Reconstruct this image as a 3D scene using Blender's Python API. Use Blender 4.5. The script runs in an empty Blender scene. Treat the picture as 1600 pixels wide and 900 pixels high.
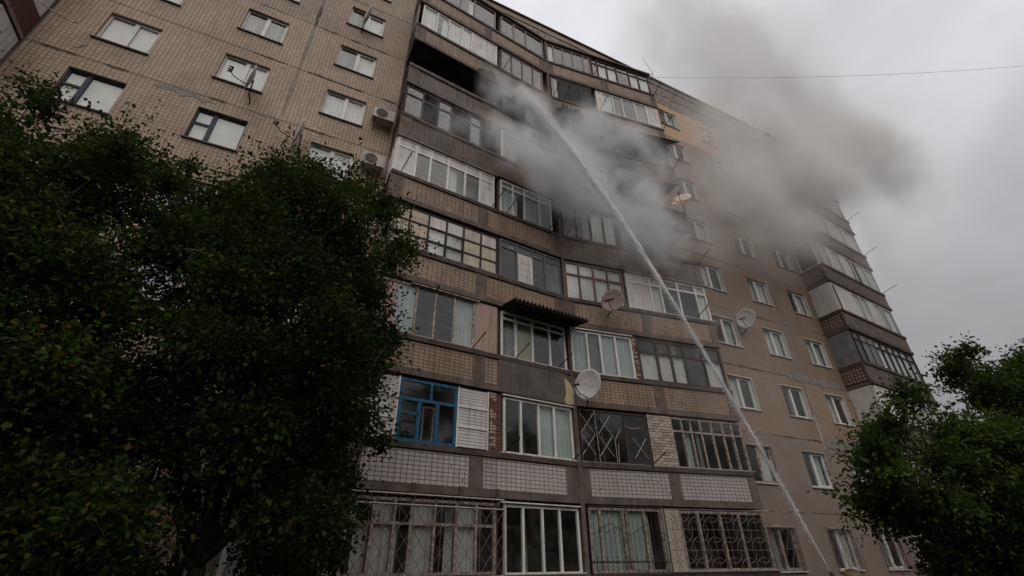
import bpy, math, random
import numpy as np
from mathutils import Matrix, Vector
random.seed(11)
rng = np.random.default_rng(11)
scene = bpy.context.scene
col = scene.collection
R_ = math.radians

# ------------------------------------------------------------------ camera
cam_d = bpy.data.cameras.new('camera')
cam = bpy.data.objects.new('camera', cam_d)
col.objects.link(cam)
cam_d.sensor_width = 36.0
cam_d.lens = 723.78 / 1600 * 36
cam_d.clip_start = 0.05
cam_d.clip_end = 3000
psi, pitch, roll = 0.4500, 0.5419, 0.0112
r0 = Vector((math.cos(psi), -math.sin(psi), 0)); f0 = Vector((math.sin(psi), math.cos(psi), 0)); u0 = Vector((0, 0, 1))
fw = math.cos(pitch) * f0 + math.sin(pitch) * u0
up = -math.sin(pitch) * f0 + math.cos(pitch) * u0
cr = r0 * math.cos(roll) - up * math.sin(roll)
cu = r0 * math.sin(roll) + up * math.cos(roll)
m3 = Matrix((cr, cu, -fw)).transposed()
cam.matrix_world = Matrix.Translation((0, -12.61, 1.9717)) @ m3.to_4x4()
scene.camera = cam

# ------------------------------------------------------------------ overcast sky, weak sun, exposure
world = bpy.data.worlds.new('World'); scene.world = world
world.use_nodes = True
wn, wl = world.node_tree.nodes, world.node_tree.links
wn.clear()
SUN_EL, SUN_AZ = R_(52), R_(200)
def N(tree, kind, **kw):
    n = tree.nodes.new(kind)
    for k, v in kw.items(): setattr(n, k, v)
    return n
wt = world.node_tree
sky = N(wt, 'ShaderNodeTexSky', sky_type='NISHITA')
sky.sun_disc = False; sky.sun_elevation = SUN_EL; sky.sun_rotation = SUN_AZ
sky.air_density = 1.0; sky.dust_density = 6.0
hs = N(wt, 'ShaderNodeHueSaturation'); hs.inputs['Saturation'].default_value = 0.12; hs.inputs['Value'].default_value = 0.09
wl.new(sky.outputs[0], hs.inputs['Color'])
tc = N(wt, 'ShaderNodeTexCoord')
sep = N(wt, 'ShaderNodeSeparateXYZ'); wl.new(tc.outputs['Generated'], sep.inputs[0])
mp = N(wt, 'ShaderNodeMapping'); mp.inputs['Scale'].default_value = (1.0, 1.0, 1.7); wl.new(tc.outputs['Generated'], mp.inputs[0])
nz = N(wt, 'ShaderNodeTexNoise'); nz.inputs['Scale'].default_value = 2.6; nz.inputs['Detail'].default_value = 7; nz.inputs['Roughness'].default_value = 0.5
nz.inputs['Distortion'].default_value = 0.5
wl.new(mp.outputs[0], nz.inputs['Vector'])
# overcast cloud layer: brighter towards the zenith, soft cloud structure all round
gr = N(wt, 'ShaderNodeMapRange'); gr.inputs['From Min'].default_value = 0.05; gr.inputs['From Max'].default_value = 0.92
gr.inputs['To Min'].default_value = 0.19; gr.inputs['To Max'].default_value = 1.02
wl.new(sep.outputs['Z'], gr.inputs['Value'])
cl = N(wt, 'ShaderNodeMapRange'); cl.inputs['From Min'].default_value = 0.3; cl.inputs['From Max'].default_value = 0.7
cl.inputs['To Min'].default_value = 0.80; cl.inputs['To Max'].default_value = 1.14
wl.new(nz.outputs['Fac'], cl.inputs['Value'])
mu = N(wt, 'ShaderNodeMath', operation='MULTIPLY'); wl.new(gr.outputs[0], mu.inputs[0]); wl.new(cl.outputs[0], mu.inputs[1])
cc = N(wt, 'ShaderNodeMix', data_type='RGBA', blend_type='MULTIPLY'); cc.inputs[0].default_value = 1.0
cc.inputs[6].default_value = (0.985, 0.985, 1.03, 1)
wl.new(mu.outputs[0], cc.inputs[7])
mx = N(wt, 'ShaderNodeMix', data_type='RGBA'); mx.inputs[0].default_value = 0.88
wl.new(hs.outputs[0], mx.inputs[6]); wl.new(cc.outputs[2], mx.inputs[7])
bg = N(wt, 'ShaderNodeBackground'); bg.inputs['Strength'].default_value = 1.0
wl.new(mx.outputs[2], bg.inputs['Color'])
wo = N(wt, 'ShaderNodeOutputWorld'); wl.new(bg.outputs[0], wo.inputs['Surface'])

sun_d = bpy.data.lights.new('sun', 'SUN'); sun_d.energy = 1.25; sun_d.angle = R_(75); sun_d.color = (1, 0.92, 0.82)
sun = bpy.data.objects.new('sun', sun_d); col.objects.link(sun)
sdir = Vector((math.sin(SUN_AZ) * math.cos(SUN_EL), math.cos(SUN_AZ) * math.cos(SUN_EL), math.sin(SUN_EL)))
sun.rotation_euler = (-sdir).to_track_quat('-Z', 'Y').to_euler(); sun.location = (0, -30, 50)

vs = scene.view_settings
vs.view_transform = 'Standard'; vs.look = 'None'; vs.exposure = -0.08; vs.gamma = 1.0; vs.use_curve_mapping = False
cy = scene.cycles
cy.use_denoising = True
try: cy.denoiser = 'OPENIMAGEDENOISE'
except Exception: pass
cy.max_bounces = 7; cy.diffuse_bounces = 3; cy.glossy_bounces = 2; cy.transmission_bounces = 4; cy.transparent_max_bounces = 14
cy.volume_bounces = 2; cy.volume_step_rate = 2.0; cy.volume_max_steps = 160
cy.use_adaptive_sampling = True; cy.adaptive_threshold = 0.02
cy.caustics_reflective = False; cy.caustics_refractive = False

# ------------------------------------------------------------------ materials
MATS = {}
def new_mat(name):
    m = bpy.data.materials.new(name); m.use_nodes = True
    nt = m.node_tree; nt.nodes.clear()
    out = N(nt, 'ShaderNodeOutputMaterial')
    MATS[name] = m
    return m, nt, out
def ramp(nt, src, stops):
    r = N(nt, 'ShaderNodeValToRGB')
    el = r.color_ramp.elements
    while len(el) < len(stops): el.new(0.5)
    for e, (p, c) in zip(el, stops):
        e.position = p; e.color = (*c, 1) if len(c) == 3 else c
    nt.links.new(src, r.inputs[0])
    return r.outputs[0]
def noise(nt, scale, detail=5, rough=0.55, coord='Object', stretch=None, dist=0.0):
    t = N(nt, 'ShaderNodeTexCoord'); n = N(nt, 'ShaderNodeTexNoise')
    n.inputs['Scale'].default_value = scale; n.inputs['Detail'].default_value = detail; n.inputs['Roughness'].default_value = rough
    n.inputs['Distortion'].default_value = dist
    src = t.outputs[coord]
    if stretch:
        q = N(nt, 'ShaderNodeMapping'); q.inputs['Scale'].default_value = stretch
        nt.links.new(src, q.inputs[0]); src = q.outputs[0]
    nt.links.new(src, n.inputs['Vector'])
    return n.outputs['Fac']
def mixc(nt, fac, a, b, mode='MIX'):
    m = N(nt, 'ShaderNodeMix', data_type='RGBA', blend_type=mode)
    for sock, v in ((m.inputs[0], fac), (m.inputs[6], a), (m.inputs[7], b)):
        if hasattr(v, 'is_linked') or isinstance(v, bpy.types.NodeSocket): nt.links.new(v, sock)
        elif isinstance(v, (int, float)): sock.default_value = v
        else: sock.default_value = (*v, 1)
    return m.outputs[2]
def bsdf(nt, out, color, rough=0.85, spec=0.3, metal=0.0, bump=None, bump_d=0.01, bump_s=0.6):
    b = N(nt, 'ShaderNodeBsdfPrincipled')
    if isinstance(color, bpy.types.NodeSocket): nt.links.new(color, b.inputs['Base Color'])
    else: b.inputs['Base Color'].default_value = (*color, 1)
    b.inputs['Roughness'].default_value = rough; b.inputs['Metallic'].default_value = metal
    b.inputs['Specular IOR Level'].default_value = spec
    if bump is not None:
        bn = N(nt, 'ShaderNodeBump'); bn.inputs['Distance'].default_value = bump_d; bn.inputs['Strength'].default_value = bump_s
        nt.links.new(bump, bn.inputs['Height']); nt.links.new(bn.outputs[0], b.inputs['Normal'])
    nt.links.new(b.outputs[0], out.inputs['Surface'])
    return b
def worn(name, c, c2=None, scale=3.0, rough=0.8, streak=True, amount=(0.35, 0.75), spec=0.25, bump_d=0.004):
    """A weathered plain surface: two tones in cloudy patches, vertical rain streaks and fine grain."""
    m, nt, out = new_mat(name)
    c2 = c2 or tuple(x * 0.6 for x in c)
    a = ramp(nt, noise(nt, scale), [(amount[0], (0, 0, 0)), (amount[1], (1, 1, 1))])
    colr = mixc(nt, a, c, c2)
    if streak:
        s = ramp(nt, noise(nt, 2.2, 4, 0.6, stretch=(4.0, 4.0, 0.35)), [(0.48, (1, 1, 1)), (0.72, (0.55, 0.52, 0.5))])
        colr = mixc(nt, 0.8, colr, s, 'MULTIPLY')
    g = noise(nt, 60, 3)
    bsdf(nt, out, colr, rough, spec, bump=g, bump_d=bump_d)
    return m
def tiles(name, cw, ch, c1, c2, grout, gw=0.012, dirt=(0.5, 0.45, 0.4), soot=0.0, mortar_smooth=0.2, missing=0.0, streak=0.55):
    """Small ceramic cladding tiles in a square grid with dark joints, dirt streaks and uneven glaze."""
    m, nt, out = new_mat(name)
    t = N(nt, 'ShaderNodeTexCoord'); sx = N(nt, 'ShaderNodeSeparateXYZ'); cx = N(nt, 'ShaderNodeCombineXYZ')
    ad = N(nt, 'ShaderNodeMath', operation='ADD')
    nt.links.new(t.outputs['Object'], sx.inputs[0])
    nt.links.new(sx.outputs['X'], ad.inputs[0]); nt.links.new(sx.outputs['Y'], ad.inputs[1])
    nt.links.new(ad.outputs[0], cx.inputs['X']); nt.links.new(sx.outputs['Z'], cx.inputs['Y'])
    b = N(nt, 'ShaderNodeTexBrick'); b.offset = 0.0; b.squash = 1.0
    b.inputs['Scale'].default_value = 1.0; b.inputs['Brick Width'].default_value = cw; b.inputs['Row Height'].default_value = ch
    b.inputs['Mortar Size'].default_value = gw; b.inputs['Mortar Smooth'].default_value = mortar_smooth; b.inputs['Bias'].default_value = 0.0
    b.inputs['Color1'].default_value = (*c1, 1); b.inputs['Color2'].default_value = (*c2, 1); b.inputs['Mortar'].default_value = (*grout, 1)
    nt.links.new(cx.outputs[0], b.inputs['Vector'])
    big = ramp(nt, noise(nt, 0.55, 6, 0.6), [(0.3, (1, 1, 1)), (0.75, dirt)])
    st = ramp(nt, noise(nt, 1.7, 5, 0.65, stretch=(3.5, 3.5, 0.3)), [(0.46, (1, 1, 1)), (0.74, (streak, streak * .95, streak * .9))])
    c = mixc(nt, 0.9, b.outputs['Color'], big, 'MULTIPLY')
    c = mixc(nt, 0.85, c, st, 'MULTIPLY')
    oi = N(nt, 'ShaderNodeObjectInfo')
    c = mixc(nt, 1.0, c, ramp(nt, oi.outputs['Random'], [(0.0, (0.84, 0.83, 0.82)), (1.0, (1.08, 1.07, 1.06))]), 'MULTIPLY')
    if missing:
        # chipped-off spots showing the mortar bed
        ms = ramp(nt, noise(nt, 2.6, 3, 0.5, dist=0.8), [(missing, (0, 0, 0)), (missing + 0.012, (1, 1, 1))])
        c = mixc(nt, ms, c, (0.10, 0.075, 0.06))
    inv = N(nt, 'ShaderNodeMath', operation='SUBTRACT'); inv.inputs[0].default_value = 1.0
    nt.links.new(b.outputs['Fac'], inv.inputs[1])
    bsdf(nt, out, c, 0.62, 0.35, bump=inv.outputs[0], bump_d=0.006, bump_s=0.7)
    return m
def glass(name, tint, refl=1.0):
    m, nt, out = new_mat(name)
    tr = N(nt, 'ShaderNodeBsdfTransparent'); tr.inputs[0].default_value = (*tint, 1)
    gl = N(nt, 'ShaderNodeBsdfGlossy'); gl.inputs['Roughness'].default_value = 0.06; gl.inputs[0].default_value = (refl, refl, refl, 1)
    bn = N(nt, 'ShaderNodeBump'); bn.inputs['Distance'].default_value = 0.01; bn.inputs['Strength'].default_value = 0.10
    nt.links.new(noise(nt, 0.9, 1), bn.inputs['Height']); nt.links.new(bn.outputs[0], gl.inputs['Normal'])
    lw = N(nt, 'ShaderNodeLayerWeight'); lw.inputs['Blend'].default_value = 0.5
    pw = N(nt, 'ShaderNodeMath', operation='POWER'); pw.inputs[1].default_value = 5.0; nt.links.new(lw.outputs['Facing'], pw.inputs[0])
    fr = N(nt, 'ShaderNodeMapRange'); fr.inputs['To Min'].default_value = 0.05; fr.inputs['To Max'].default_value = 0.24; nt.links.new(pw.outputs[0], fr.inputs['Value'])
    di = N(nt, 'ShaderNodeBsdfDiffuse'); di.inputs[0].default_value = (0.35, 0.34, 0.32, 1)
    du = ramp(nt, noise(nt, 1.6, 2, 0.5), [(0.45, (0.01,) * 3), (0.8, (0.07,) * 3)])
    m1 = N(nt, 'ShaderNodeMixShader'); nt.links.new(fr.outputs[0], m1.inputs[0]); nt.links.new(tr.outputs[0], m1.inputs[1]); nt.links.new(gl.outputs[0], m1.inputs[2])
    m2 = N(nt, 'ShaderNodeMixShader'); nt.links.new(du, m2.inputs[0]); nt.links.new(m1.outputs[0], m2.inputs[1]); nt.links.new(di.outputs[0], m2.inputs[2])
    nt.links.new(m2.outputs[0], out.inputs['Surface'])
    return m

tiles('wall_tile', 0.118, 0.135, (0.52, 0.395, 0.295), (0.42, 0.315, 0.235), (0.165, 0.12, 0.092), 0.010, dirt=(0.58, 0.53, 0.49), missing=0.735, streak=0.80)
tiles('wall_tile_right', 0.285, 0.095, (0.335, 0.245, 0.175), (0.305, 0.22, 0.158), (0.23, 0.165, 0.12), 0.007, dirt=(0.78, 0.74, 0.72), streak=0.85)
tiles('balcony_tile', 0.152, 0.098, (0.45, 0.325, 0.235), (0.36, 0.255, 0.185), (0.11, 0.075, 0.058), 0.010)
tiles('sooty_tile', 0.152, 0.098, (0.33, 0.24, 0.18), (0.25, 0.18, 0.135), (0.06, 0.045, 0.04), 0.010, dirt=(0.16, 0.145, 0.14), streak=0.3)
tiles('white_tile', 0.152, 0.102, (0.60, 0.56, 0.55), (0.54, 0.50, 0.49), (0.10, 0.075, 0.065), 0.0085, dirt=(0.7, 0.65, 0.62), missing=0.665, streak=0.75)
tiles('red_side_tile', 0.11, 0.075, (0.15, 0.055, 0.045), (0.12, 0.045, 0.035), (0.05, 0.03, 0.028), 0.011)
tiles('far_side_tile', 0.16, 0.16, (0.40, 0.30, 0.25), (0.36, 0.27, 0.22), (0.09, 0.06, 0.055), 0.028)
tiles('parapet_tile', 0.142, 0.142, (0.50, 0.42, 0.37), (0.17, 0.12, 0.105), (0.2, 0.16, 0.14), 0.010, dirt=(0.6, 0.55, 0.52))
tiles('orange_paint', 0.6, 0.6, (0.56, 0.34, 0.20), (0.54, 0.33, 0.195), (0.5, 0.31, 0.19), 0.004, dirt=(0.8, 0.78, 0.76))
worn('plaster_low', (0.265, 0.205, 0.165), (0.21, 0.165, 0.135), 0.9, streak=False)
worn('concrete', (0.17, 0.13, 0.105), (0.085, 0.062, 0.05), 2.5)
worn('dark_concrete', (0.105, 0.08, 0.068), (0.05, 0.04, 0.035), 3.0)
worn('grey_plaster', (0.14, 0.125, 0.11), (0.085, 0.072, 0.062), 2.0)
worn('mastic', (0.26, 0.24, 0.23), (0.13, 0.115, 0.105), 4.0, streak=False)
worn('seam_dark', (0.075, 0.055, 0.045), (0.045, 0.033, 0.028), 4.0, streak=False)
worn('pale_smear', (0.40, 0.36, 0.33), (0.30, 0.26, 0.23), 3.0, streak=False)
worn('repair_patch', (0.30, 0.245, 0.205), (0.25, 0.205, 0.175), 2.0, streak=False)
worn('foam_patch', (0.55, 0.46, 0.30), (0.40, 0.32, 0.2), 5.0, streak=False)
worn('soot', (0.022, 0.020, 0.020), (0.05, 0.043, 0.04), 1.6, rough=0.95, spec=0.05)
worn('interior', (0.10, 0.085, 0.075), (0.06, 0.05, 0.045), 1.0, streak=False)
worn('white_pvc', (0.74, 0.73, 0.70), (0.58, 0.56, 0.53), 1.5, rough=0.45, amount=(0.45, 0.85))
worn('white_panel', (0.66, 0.64, 0.61), (0.50, 0.47, 0.44), 1.2, rough=0.6)
worn('old_white', (0.44, 0.38, 0.33), (0.20, 0.15, 0.12), 9.0, rough=0.8, amount=(0.42, 0.62))
worn('grey_frame', (0.36, 0.33, 0.31), (0.22, 0.19, 0.17), 5.0)
worn('grey_blue', (0.17, 0.18, 0.19), (0.10, 0.10, 0.105), 4.0)
worn('pink_brown', (0.26, 0.17, 0.145), (0.16, 0.105, 0.09), 4.0)
worn('brown_wood', (0.085, 0.06, 0.05), (0.045, 0.032, 0.028), 5.0)
worn('burnt_wood', (0.10, 0.07, 0.06), (0.02, 0.018, 0.018), 5.0, amount=(0.4, 0.6))
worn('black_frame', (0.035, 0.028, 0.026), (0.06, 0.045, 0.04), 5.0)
worn('blue_paint', (0.022, 0.13, 0.25), (0.02, 0.065, 0.11), 7.0, rough=0.65)
worn('dark_blue_paint', (0.045, 0.06, 0.085), (0.03, 0.035, 0.05), 5.0, rough=0.6)
worn('pink_board', (0.43, 0.31, 0.26), (0.35, 0.25, 0.205), 2.0)
worn('beige_board', (0.55, 0.49, 0.40), (0.42, 0.34, 0.26), 2.5)
worn('grey_board', (0.22, 0.225, 0.235), (0.14, 0.14, 0.15), 2.5)
worn('dark_board', (0.035, 0.036, 0.042), (0.055, 0.05, 0.05), 2.5)
worn('siding', (0.60, 0.57, 0.55), (0.48, 0.45, 0.43), 2.0, rough=0.6)
worn('white_sill', (0.60, 0.57, 0.54), (0.42, 0.39, 0.36), 3.0)
worn('dark_sill', (0.055, 0.05, 0.052), (0.09, 0.08, 0.075), 4.0, rough=0.6)
worn('rust', (0.10, 0.055, 0.04), (0.055, 0.035, 0.028), 9.0, streak=False)
worn('black_iron', (0.03, 0.026, 0.025), (0.05, 0.04, 0.035), 9.0, streak=False, rough=0.6)
worn('pale_iron', (0.46, 0.41, 0.37), (0.26, 0.2, 0.165), 12.0, streak=False, rough=0.65)
worn('brown_iron', (0.22, 0.17, 0.145), (0.13, 0.09, 0.08), 12.0, streak=False, rough=0.65)
worn('roof_metal', (0.085, 0.10, 0.10), (0.05, 0.055, 0.055), 3.0, streak=False, rough=0.6)
worn('corrugated', (0.05, 0.04, 0.037), (0.025, 0.02, 0.02), 6.0, streak=False, rough=0.7)
worn('brick_tan', (0.38, 0.30, 0.235), (0.30, 0.22, 0.165), 8.0, streak=False)
worn('brick_pale', (0.50, 0.44, 0.37), (0.38, 0.31, 0.25), 8.0, streak=False)
worn('brick_red', (0.17, 0.085, 0.06), (0.12, 0.06, 0.045), 8.0, streak=False)
worn('mortar_red', (0.13, 0.075, 0.058), (0.09, 0.055, 0.045), 8.0, streak=False)
worn('dish_grey', (0.60, 0.59, 0.58), (0.46, 0.44, 0.42), 2.0, rough=0.5)
worn('dish_rose', (0.36, 0.26, 0.225), (0.27, 0.185, 0.155), 3.0, rough=0.6)
worn('dish_rusty', (0.62, 0.58, 0.55), (0.38, 0.13, 0.06), 1.4, rough=0.6, streak=False, amount=(0.48, 0.56))
worn('ac_white', (0.52, 0.48, 0.44), (0.38, 0.34, 0.31), 3.0, rough=0.6)
worn('ac_grill', (0.06, 0.055, 0.055), (0.1, 0.09, 0.085), 6.0, streak=False)
worn('bark', (0.075, 0.058, 0.045), (0.035, 0.027, 0.022), 9.0, streak=True, bump_d=0.02)
worn('helmet', (0.11, 0.078, 0.034), (0.07, 0.048, 0.02), 6.0, streak=False, rough=0.5)
worn('coat', (0.035, 0.033, 0.03), (0.055, 0.05, 0.042), 6.0, streak=False)
worn('skin', (0.42, 0.26, 0.19), (0.36, 0.22, 0.16), 9.0, streak=False, rough=0.55)
worn('hose_cloth', (0.30, 0.26, 0.2), (0.2, 0.165, 0.13), 20.0, streak=False)
worn('plant_soil', (0.07, 0.06, 0.045), (0.05, 0.055, 0.03), 0.8, streak=False)
worn('cable', (0.16, 0.16, 0.16), (0.2, 0.2, 0.2), 3.0, streak=False)
worn('asphalt', (0.055, 0.052, 0.05), (0.04, 0.038, 0.036), 1.5, streak=False)
glass('glass_clear', (0.95, 0.96, 0.955))
glass('glass_smoked', (0.75, 0.75, 0.76))
def cloth(name, c, c2):
    m, nt, out = new_mat(name)
    colr = mixc(nt, ramp(nt, noise(nt, 1.5), [(0.35, (0, 0, 0)), (0.7, (1, 1, 1))]), c, c2)
    b = N(nt, 'ShaderNodeBsdfDiffuse'); t = N(nt, 'ShaderNodeBsdfTranslucent')
    nt.links.new(colr, b.inputs[0]); nt.links.new(colr, t.inputs[0])
    ms = N(nt, 'ShaderNodeMixShader'); ms.inputs[0].default_value = 0.25
    nt.links.new(b.outputs[0], ms.inputs[1]); nt.links.new(t.outputs[0], ms.inputs[2]); nt.links.new(ms.outputs[0], out.inputs['Surface'])
cloth('curtain_white', (0.84, 0.83, 0.80), (0.72, 0.70, 0.68))
cloth('curtain_teal', (0.62, 0.70, 0.69), (0.50, 0.57, 0.56))
cloth('curtain_yellow', (0.46, 0.44, 0.24), (0.36, 0.34, 0.18))
cloth('curtain_grey', (0.30, 0.28, 0.27), (0.22, 0.20, 0.19))
cloth('blind_white', (0.74, 0.74, 0.72), (0.64, 0.63, 0.61))
def foliage(name, a, b, c):
    m, nt, out = new_mat(name)
    g = N(nt, 'ShaderNodeNewGeometry')
    colr = ramp(nt, g.outputs['Random Per Island'], [(0.0, a), (0.55, b), (0.93, b), (1.0, c)])
    big = ramp(nt, noise(nt, 0.7, 3), [(0.40, (0.6, 0.65, 0.6)), (0.64, (1.8, 1.7, 1.05))])
    colr = mixc(nt, 0.7, colr, big, 'MULTIPLY')
    d = N(nt, 'ShaderNodeBsdfPrincipled'); d.inputs['Roughness'].default_value = 0.65; d.inputs['Specular IOR Level'].default_value = 0.12
    t = N(nt, 'ShaderNodeBsdfTranslucent')
    nt.links.new(colr, d.inputs['Base Color']); nt.links.new(colr, t.inputs[0])
    ms = N(nt, 'ShaderNodeMixShader'); ms.inputs[0].default_value = 0.38
    nt.links.new(d.outputs[0], ms.inputs[1]); nt.links.new(t.outputs[0], ms.inputs[2]); nt.links.new(ms.outputs[0], out.inputs['Surface'])
foliage('leaf_near', (0.015, 0.027, 0.006), (0.029, 0.050, 0.009), (0.12, 0.065, 0.025))
foliage('leaf_far', (0.026, 0.047, 0.011), (0.045, 0.078, 0.015), (0.08, 0.06, 0.025))

# ------------------------------------------------------------------ mesh helpers
class MB:
    def __init__(self): self.v = []; self.f = []; self.smooth = False
    def box(self, x0, x1, y0, y1, z0, z1):
        n = len(self.v)
        self.v += [(x0, y0, z0), (x1, y0, z0), (x1, y1, z0), (x0, y1, z0), (x0, y0, z1), (x1, y0, z1), (x1, y1, z1), (x0, y1, z1)]
        self.f += [tuple(n + i for i in q) for q in ((0, 3, 2, 1), (4, 5, 6, 7), (0, 1, 5, 4), (1, 2, 6, 5), (2, 3, 7, 6), (3, 0, 4, 7))]
        return self
    def prism(self, pts, z0, z1):
        n = len(self.v); k = len(pts)
        self.v += [(x, y, z0) for x, y in pts] + [(x, y, z1) for x, y in pts]
        self.f += [tuple(n + i for i in reversed(range(k))), tuple(n + k + i for i in range(k))]
        self.f += [(n + i, n + (i + 1) % k, n + k + (i + 1) % k, n + k + i) for i in range(k)]
        return self
    def quad(self, *p):
        n = len(self.v); self.v += [tuple(q) for q in p]; self.f.append(tuple(range(n, n + len(p)))); return self
    def slabpoly(self, pts, y0, y1):
        """polygon in the x-z plane with thickness along y"""
        n = len(self.v); k = len(pts)
        self.v += [(x, y0, z) for x, z in pts] + [(x, y1, z) for x, z in pts]
        self.f += [tuple(n + i for i in range(k)), tuple(n + k + i for i in reversed(range(k)))]
        self.f += [(n + (i + 1) % k, n + i, n + k + i, n + k + (i + 1) % k) for i in range(k)]
        return self
    def tube(self, pts, rad, sides=5, closed=False, cap=True):
        P = [Vector(p) for p in pts]; k = len(P); n0 = len(self.v)
        rs = rad if isinstance(rad, (list, tuple)) else [rad] * k
        prev = None
        for i in range(k):
            if closed: d = P[(i + 1) % k] - P[i - 1]
            else: d = P[min(i + 1, k - 1)] - P[max(i - 1, 0)]
            d.normalize()
            a = prev if prev is not None else (Vector((0, 0, 1)) if abs(d.z) < 0.9 else Vector((1, 0, 0)))
            u = (a - d * a.dot(d)); u.normalize(); w = d.cross(u); prev = u
            for j in range(sides):
                t = 2 * math.pi * j / sides
                self.v.append(tuple(P[i] + (u * math.cos(t) + w * math.sin(t)) * rs[i]))
        m = k if closed else k - 1
        for i in range(m):
            a, b = n0 + i * sides, n0 + ((i + 1) % k) * sides
            for j in range(sides):
                self.f.append((a + j, a + (j + 1) % sides, b + (j + 1) % sides, b + j))
        if cap and not closed:
            self.f.append(tuple(n0 + j for j in reversed(range(sides)))); self.f.append(tuple(n0 + (k - 1) * sides + j for j in range(sides)))
        return self
    def mesh(self, name):
        me = bpy.data.meshes.new(name); me.from_pydata(self.v, [], self.f); me.update()
        if self.smooth:
            for p in me.polygons: p.use_smooth = True
        return me

WM = {}
def put(name, data, parent=None, M=None, mat=None):
    o = bpy.data.objects.new(name, data); col.objects.link(o)
    M = M or Matrix.Identity(4)
    if mat:
        data.materials.clear(); data.materials.append(MATS[mat])
    if parent is not None:
        o.parent = parent; o.matrix_parent_inverse = WM[parent.name].inverted()
    o.matrix_basis = M
    WM[o.name] = M
    return o
def build(mb, name, mat, parent=None, M=None): return put(name, mb.mesh(name), parent, M, mat)
def empty(name, loc, M=None):
    M = M or Matrix.Translation(loc)
    o = bpy.data.objects.new(name, None); col.objects.link(o); o.empty_display_size = 0.3
    o.matrix_basis = M; WM[o.name] = M
    return o
def tag(o, label=None, cat=None, group=None, kind=None):
    if label: o['label'] = label
    if cat: o['category'] = cat
    if group: o['group'] = group
    if kind: o['kind'] = kind
    return o
def jit(a): return random.uniform(-a, a)

# ------------------------------------------------------------------ setting
GZ = 0.08
mb = MB(); S = 900
mb.quad((-S, -S, GZ), (S, -S, GZ), (S, S, GZ), (-S, S, GZ))
tag(build(mb, 'ground', 'plant_soil'), kind='structure')
mb = MB().box(-60, 90, -16, -9.2, GZ + 0.004, GZ + 0.008)
tag(build(mb, 'yard_road', 'asphalt'), kind='structure')
mb = MB().box(-60, 90, -9.2, -9.05, GZ, GZ + 0.13)
tag(build(mb, 'kerb', 'concrete'), kind='structure')
mb = MB().box(-40, 60, -2.6, -1.7, GZ + 0.004, GZ + 0.05)
tag(build(mb, 'pavement', 'asphalt'), kind='structure')

# ------------------------------------------------------------------ the apartment block
H = 2.8
block = empty('apartment_building', (8, 0, GZ))
tag(block, 'nine-storey tiled apartment block with smoking, burnt balconies and patchwork glazing', 'building')
ID = Matrix.Identity(4)
XL, XR = -22.0, 31.0          # ends of the block
LX, LY = 1.237, -1.229        # plan of the zigzag balcony front
KX, KY = 7.957, -0.50
RX, RY = 14.33, -1.249
def frame_of(a, b):
    return Matrix.Translation((a[0], a[1], 0)) @ Matrix.Rotation(math.atan2(b[1] - a[1], b[0] - a[0]), 4, 'Z')
WL = frame_of((LX, LY), (KX, KY)); WR = frame_of((KX, KY), (RX, RY))
F2L = frame_of((23.95, -1.2), (30.75, -0.5))
LENL = math.hypot(KX - LX, KY - LY); LENR = math.hypot(RX - KX, RY - KY)

def panel(x0, x1, z0, z1, holes, mat, y0=0.0, th=0.26, M=ID):
    """one prefabricated wall panel with window openings and their reveals"""
    g = 0.014
    x0, x1, z0, z1 = x0 + g, x1 - g, z0 + g, z1 - g
    mb = MB()
    xs = sorted({x0, x1, *[h[0] for h in holes], *[h[1] for h in holes]})
    zs = sorted({z0, z1, *[h[2] for h in holes], *[h[3] for h in holes]})
    for i in range(len(xs) - 1):
        for j in range(len(zs) - 1):
            cx, cz = (xs[i] + xs[i + 1]) / 2, (zs[j] + zs[j + 1]) / 2
            if any(h[0] < cx < h[1] and h[2] < cz < h[3] for h in holes): continue
            for y, fl in ((y0, 0), (y0 + th, 1)):
                q = [(xs[i], y, zs[j]), (xs[i + 1], y, zs[j]), (xs[i + 1], y, zs[j + 1]), (xs[i], y, zs[j + 1])]
                mb.quad(*(q if not fl else q[::-1]))
    def ring(a, b, c, d, inner):
        e = [(a, c), (b, c), (b, d), (a, d)]
        for i in range(4):
            p, q = e[i], e[(i + 1) % 4]
            if inner: p, q = q, p
            mb.quad((p[0], y0, p[1]), (p[0], y0 + th, p[1]), (q[0], y0 + th, q[1]), (q[0], y0, q[1]))
    ring(x0, x1, z0, z1, False)
    for h in holes: ring(h[0], h[1], h[2], h[3], True)
    return build(mb, 'wall_panel', mat, block, M)

COLS = {'A': (-7.81, 1.36), 'B': (-4.63, 1.39), 'C': (-1.345, 1.41), 'D': (15.9, 1.39), 'E': (19.10, 1.39), 'F': (22.05, 1.36)}
BAYS = [(-9.0, -2.42, 'AB'), (-2.42, 1.22, 'C'), (14.34, 20.72, 'DE'), (20.72, 23.98, 'F')]
WZ0, WH = 1.73, 1.37
for n in range(1, 10):
    b = (n - 1) * H
    for x0, x1, cs in BAYS:
        holes = [(COLS[c][0], COLS[c][0] + COLS[c][1], WZ0 + b, WZ0 + WH + b) for c in cs]
        right = x0 > 10
        mat = 'wall_tile'
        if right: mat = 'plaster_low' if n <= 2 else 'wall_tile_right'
        if right and n == 9 and x0 < 20: mat = 'orange_paint'
        panel(x0, x1, 0.8 + b, 0.8 + b + H, holes, mat)
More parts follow.
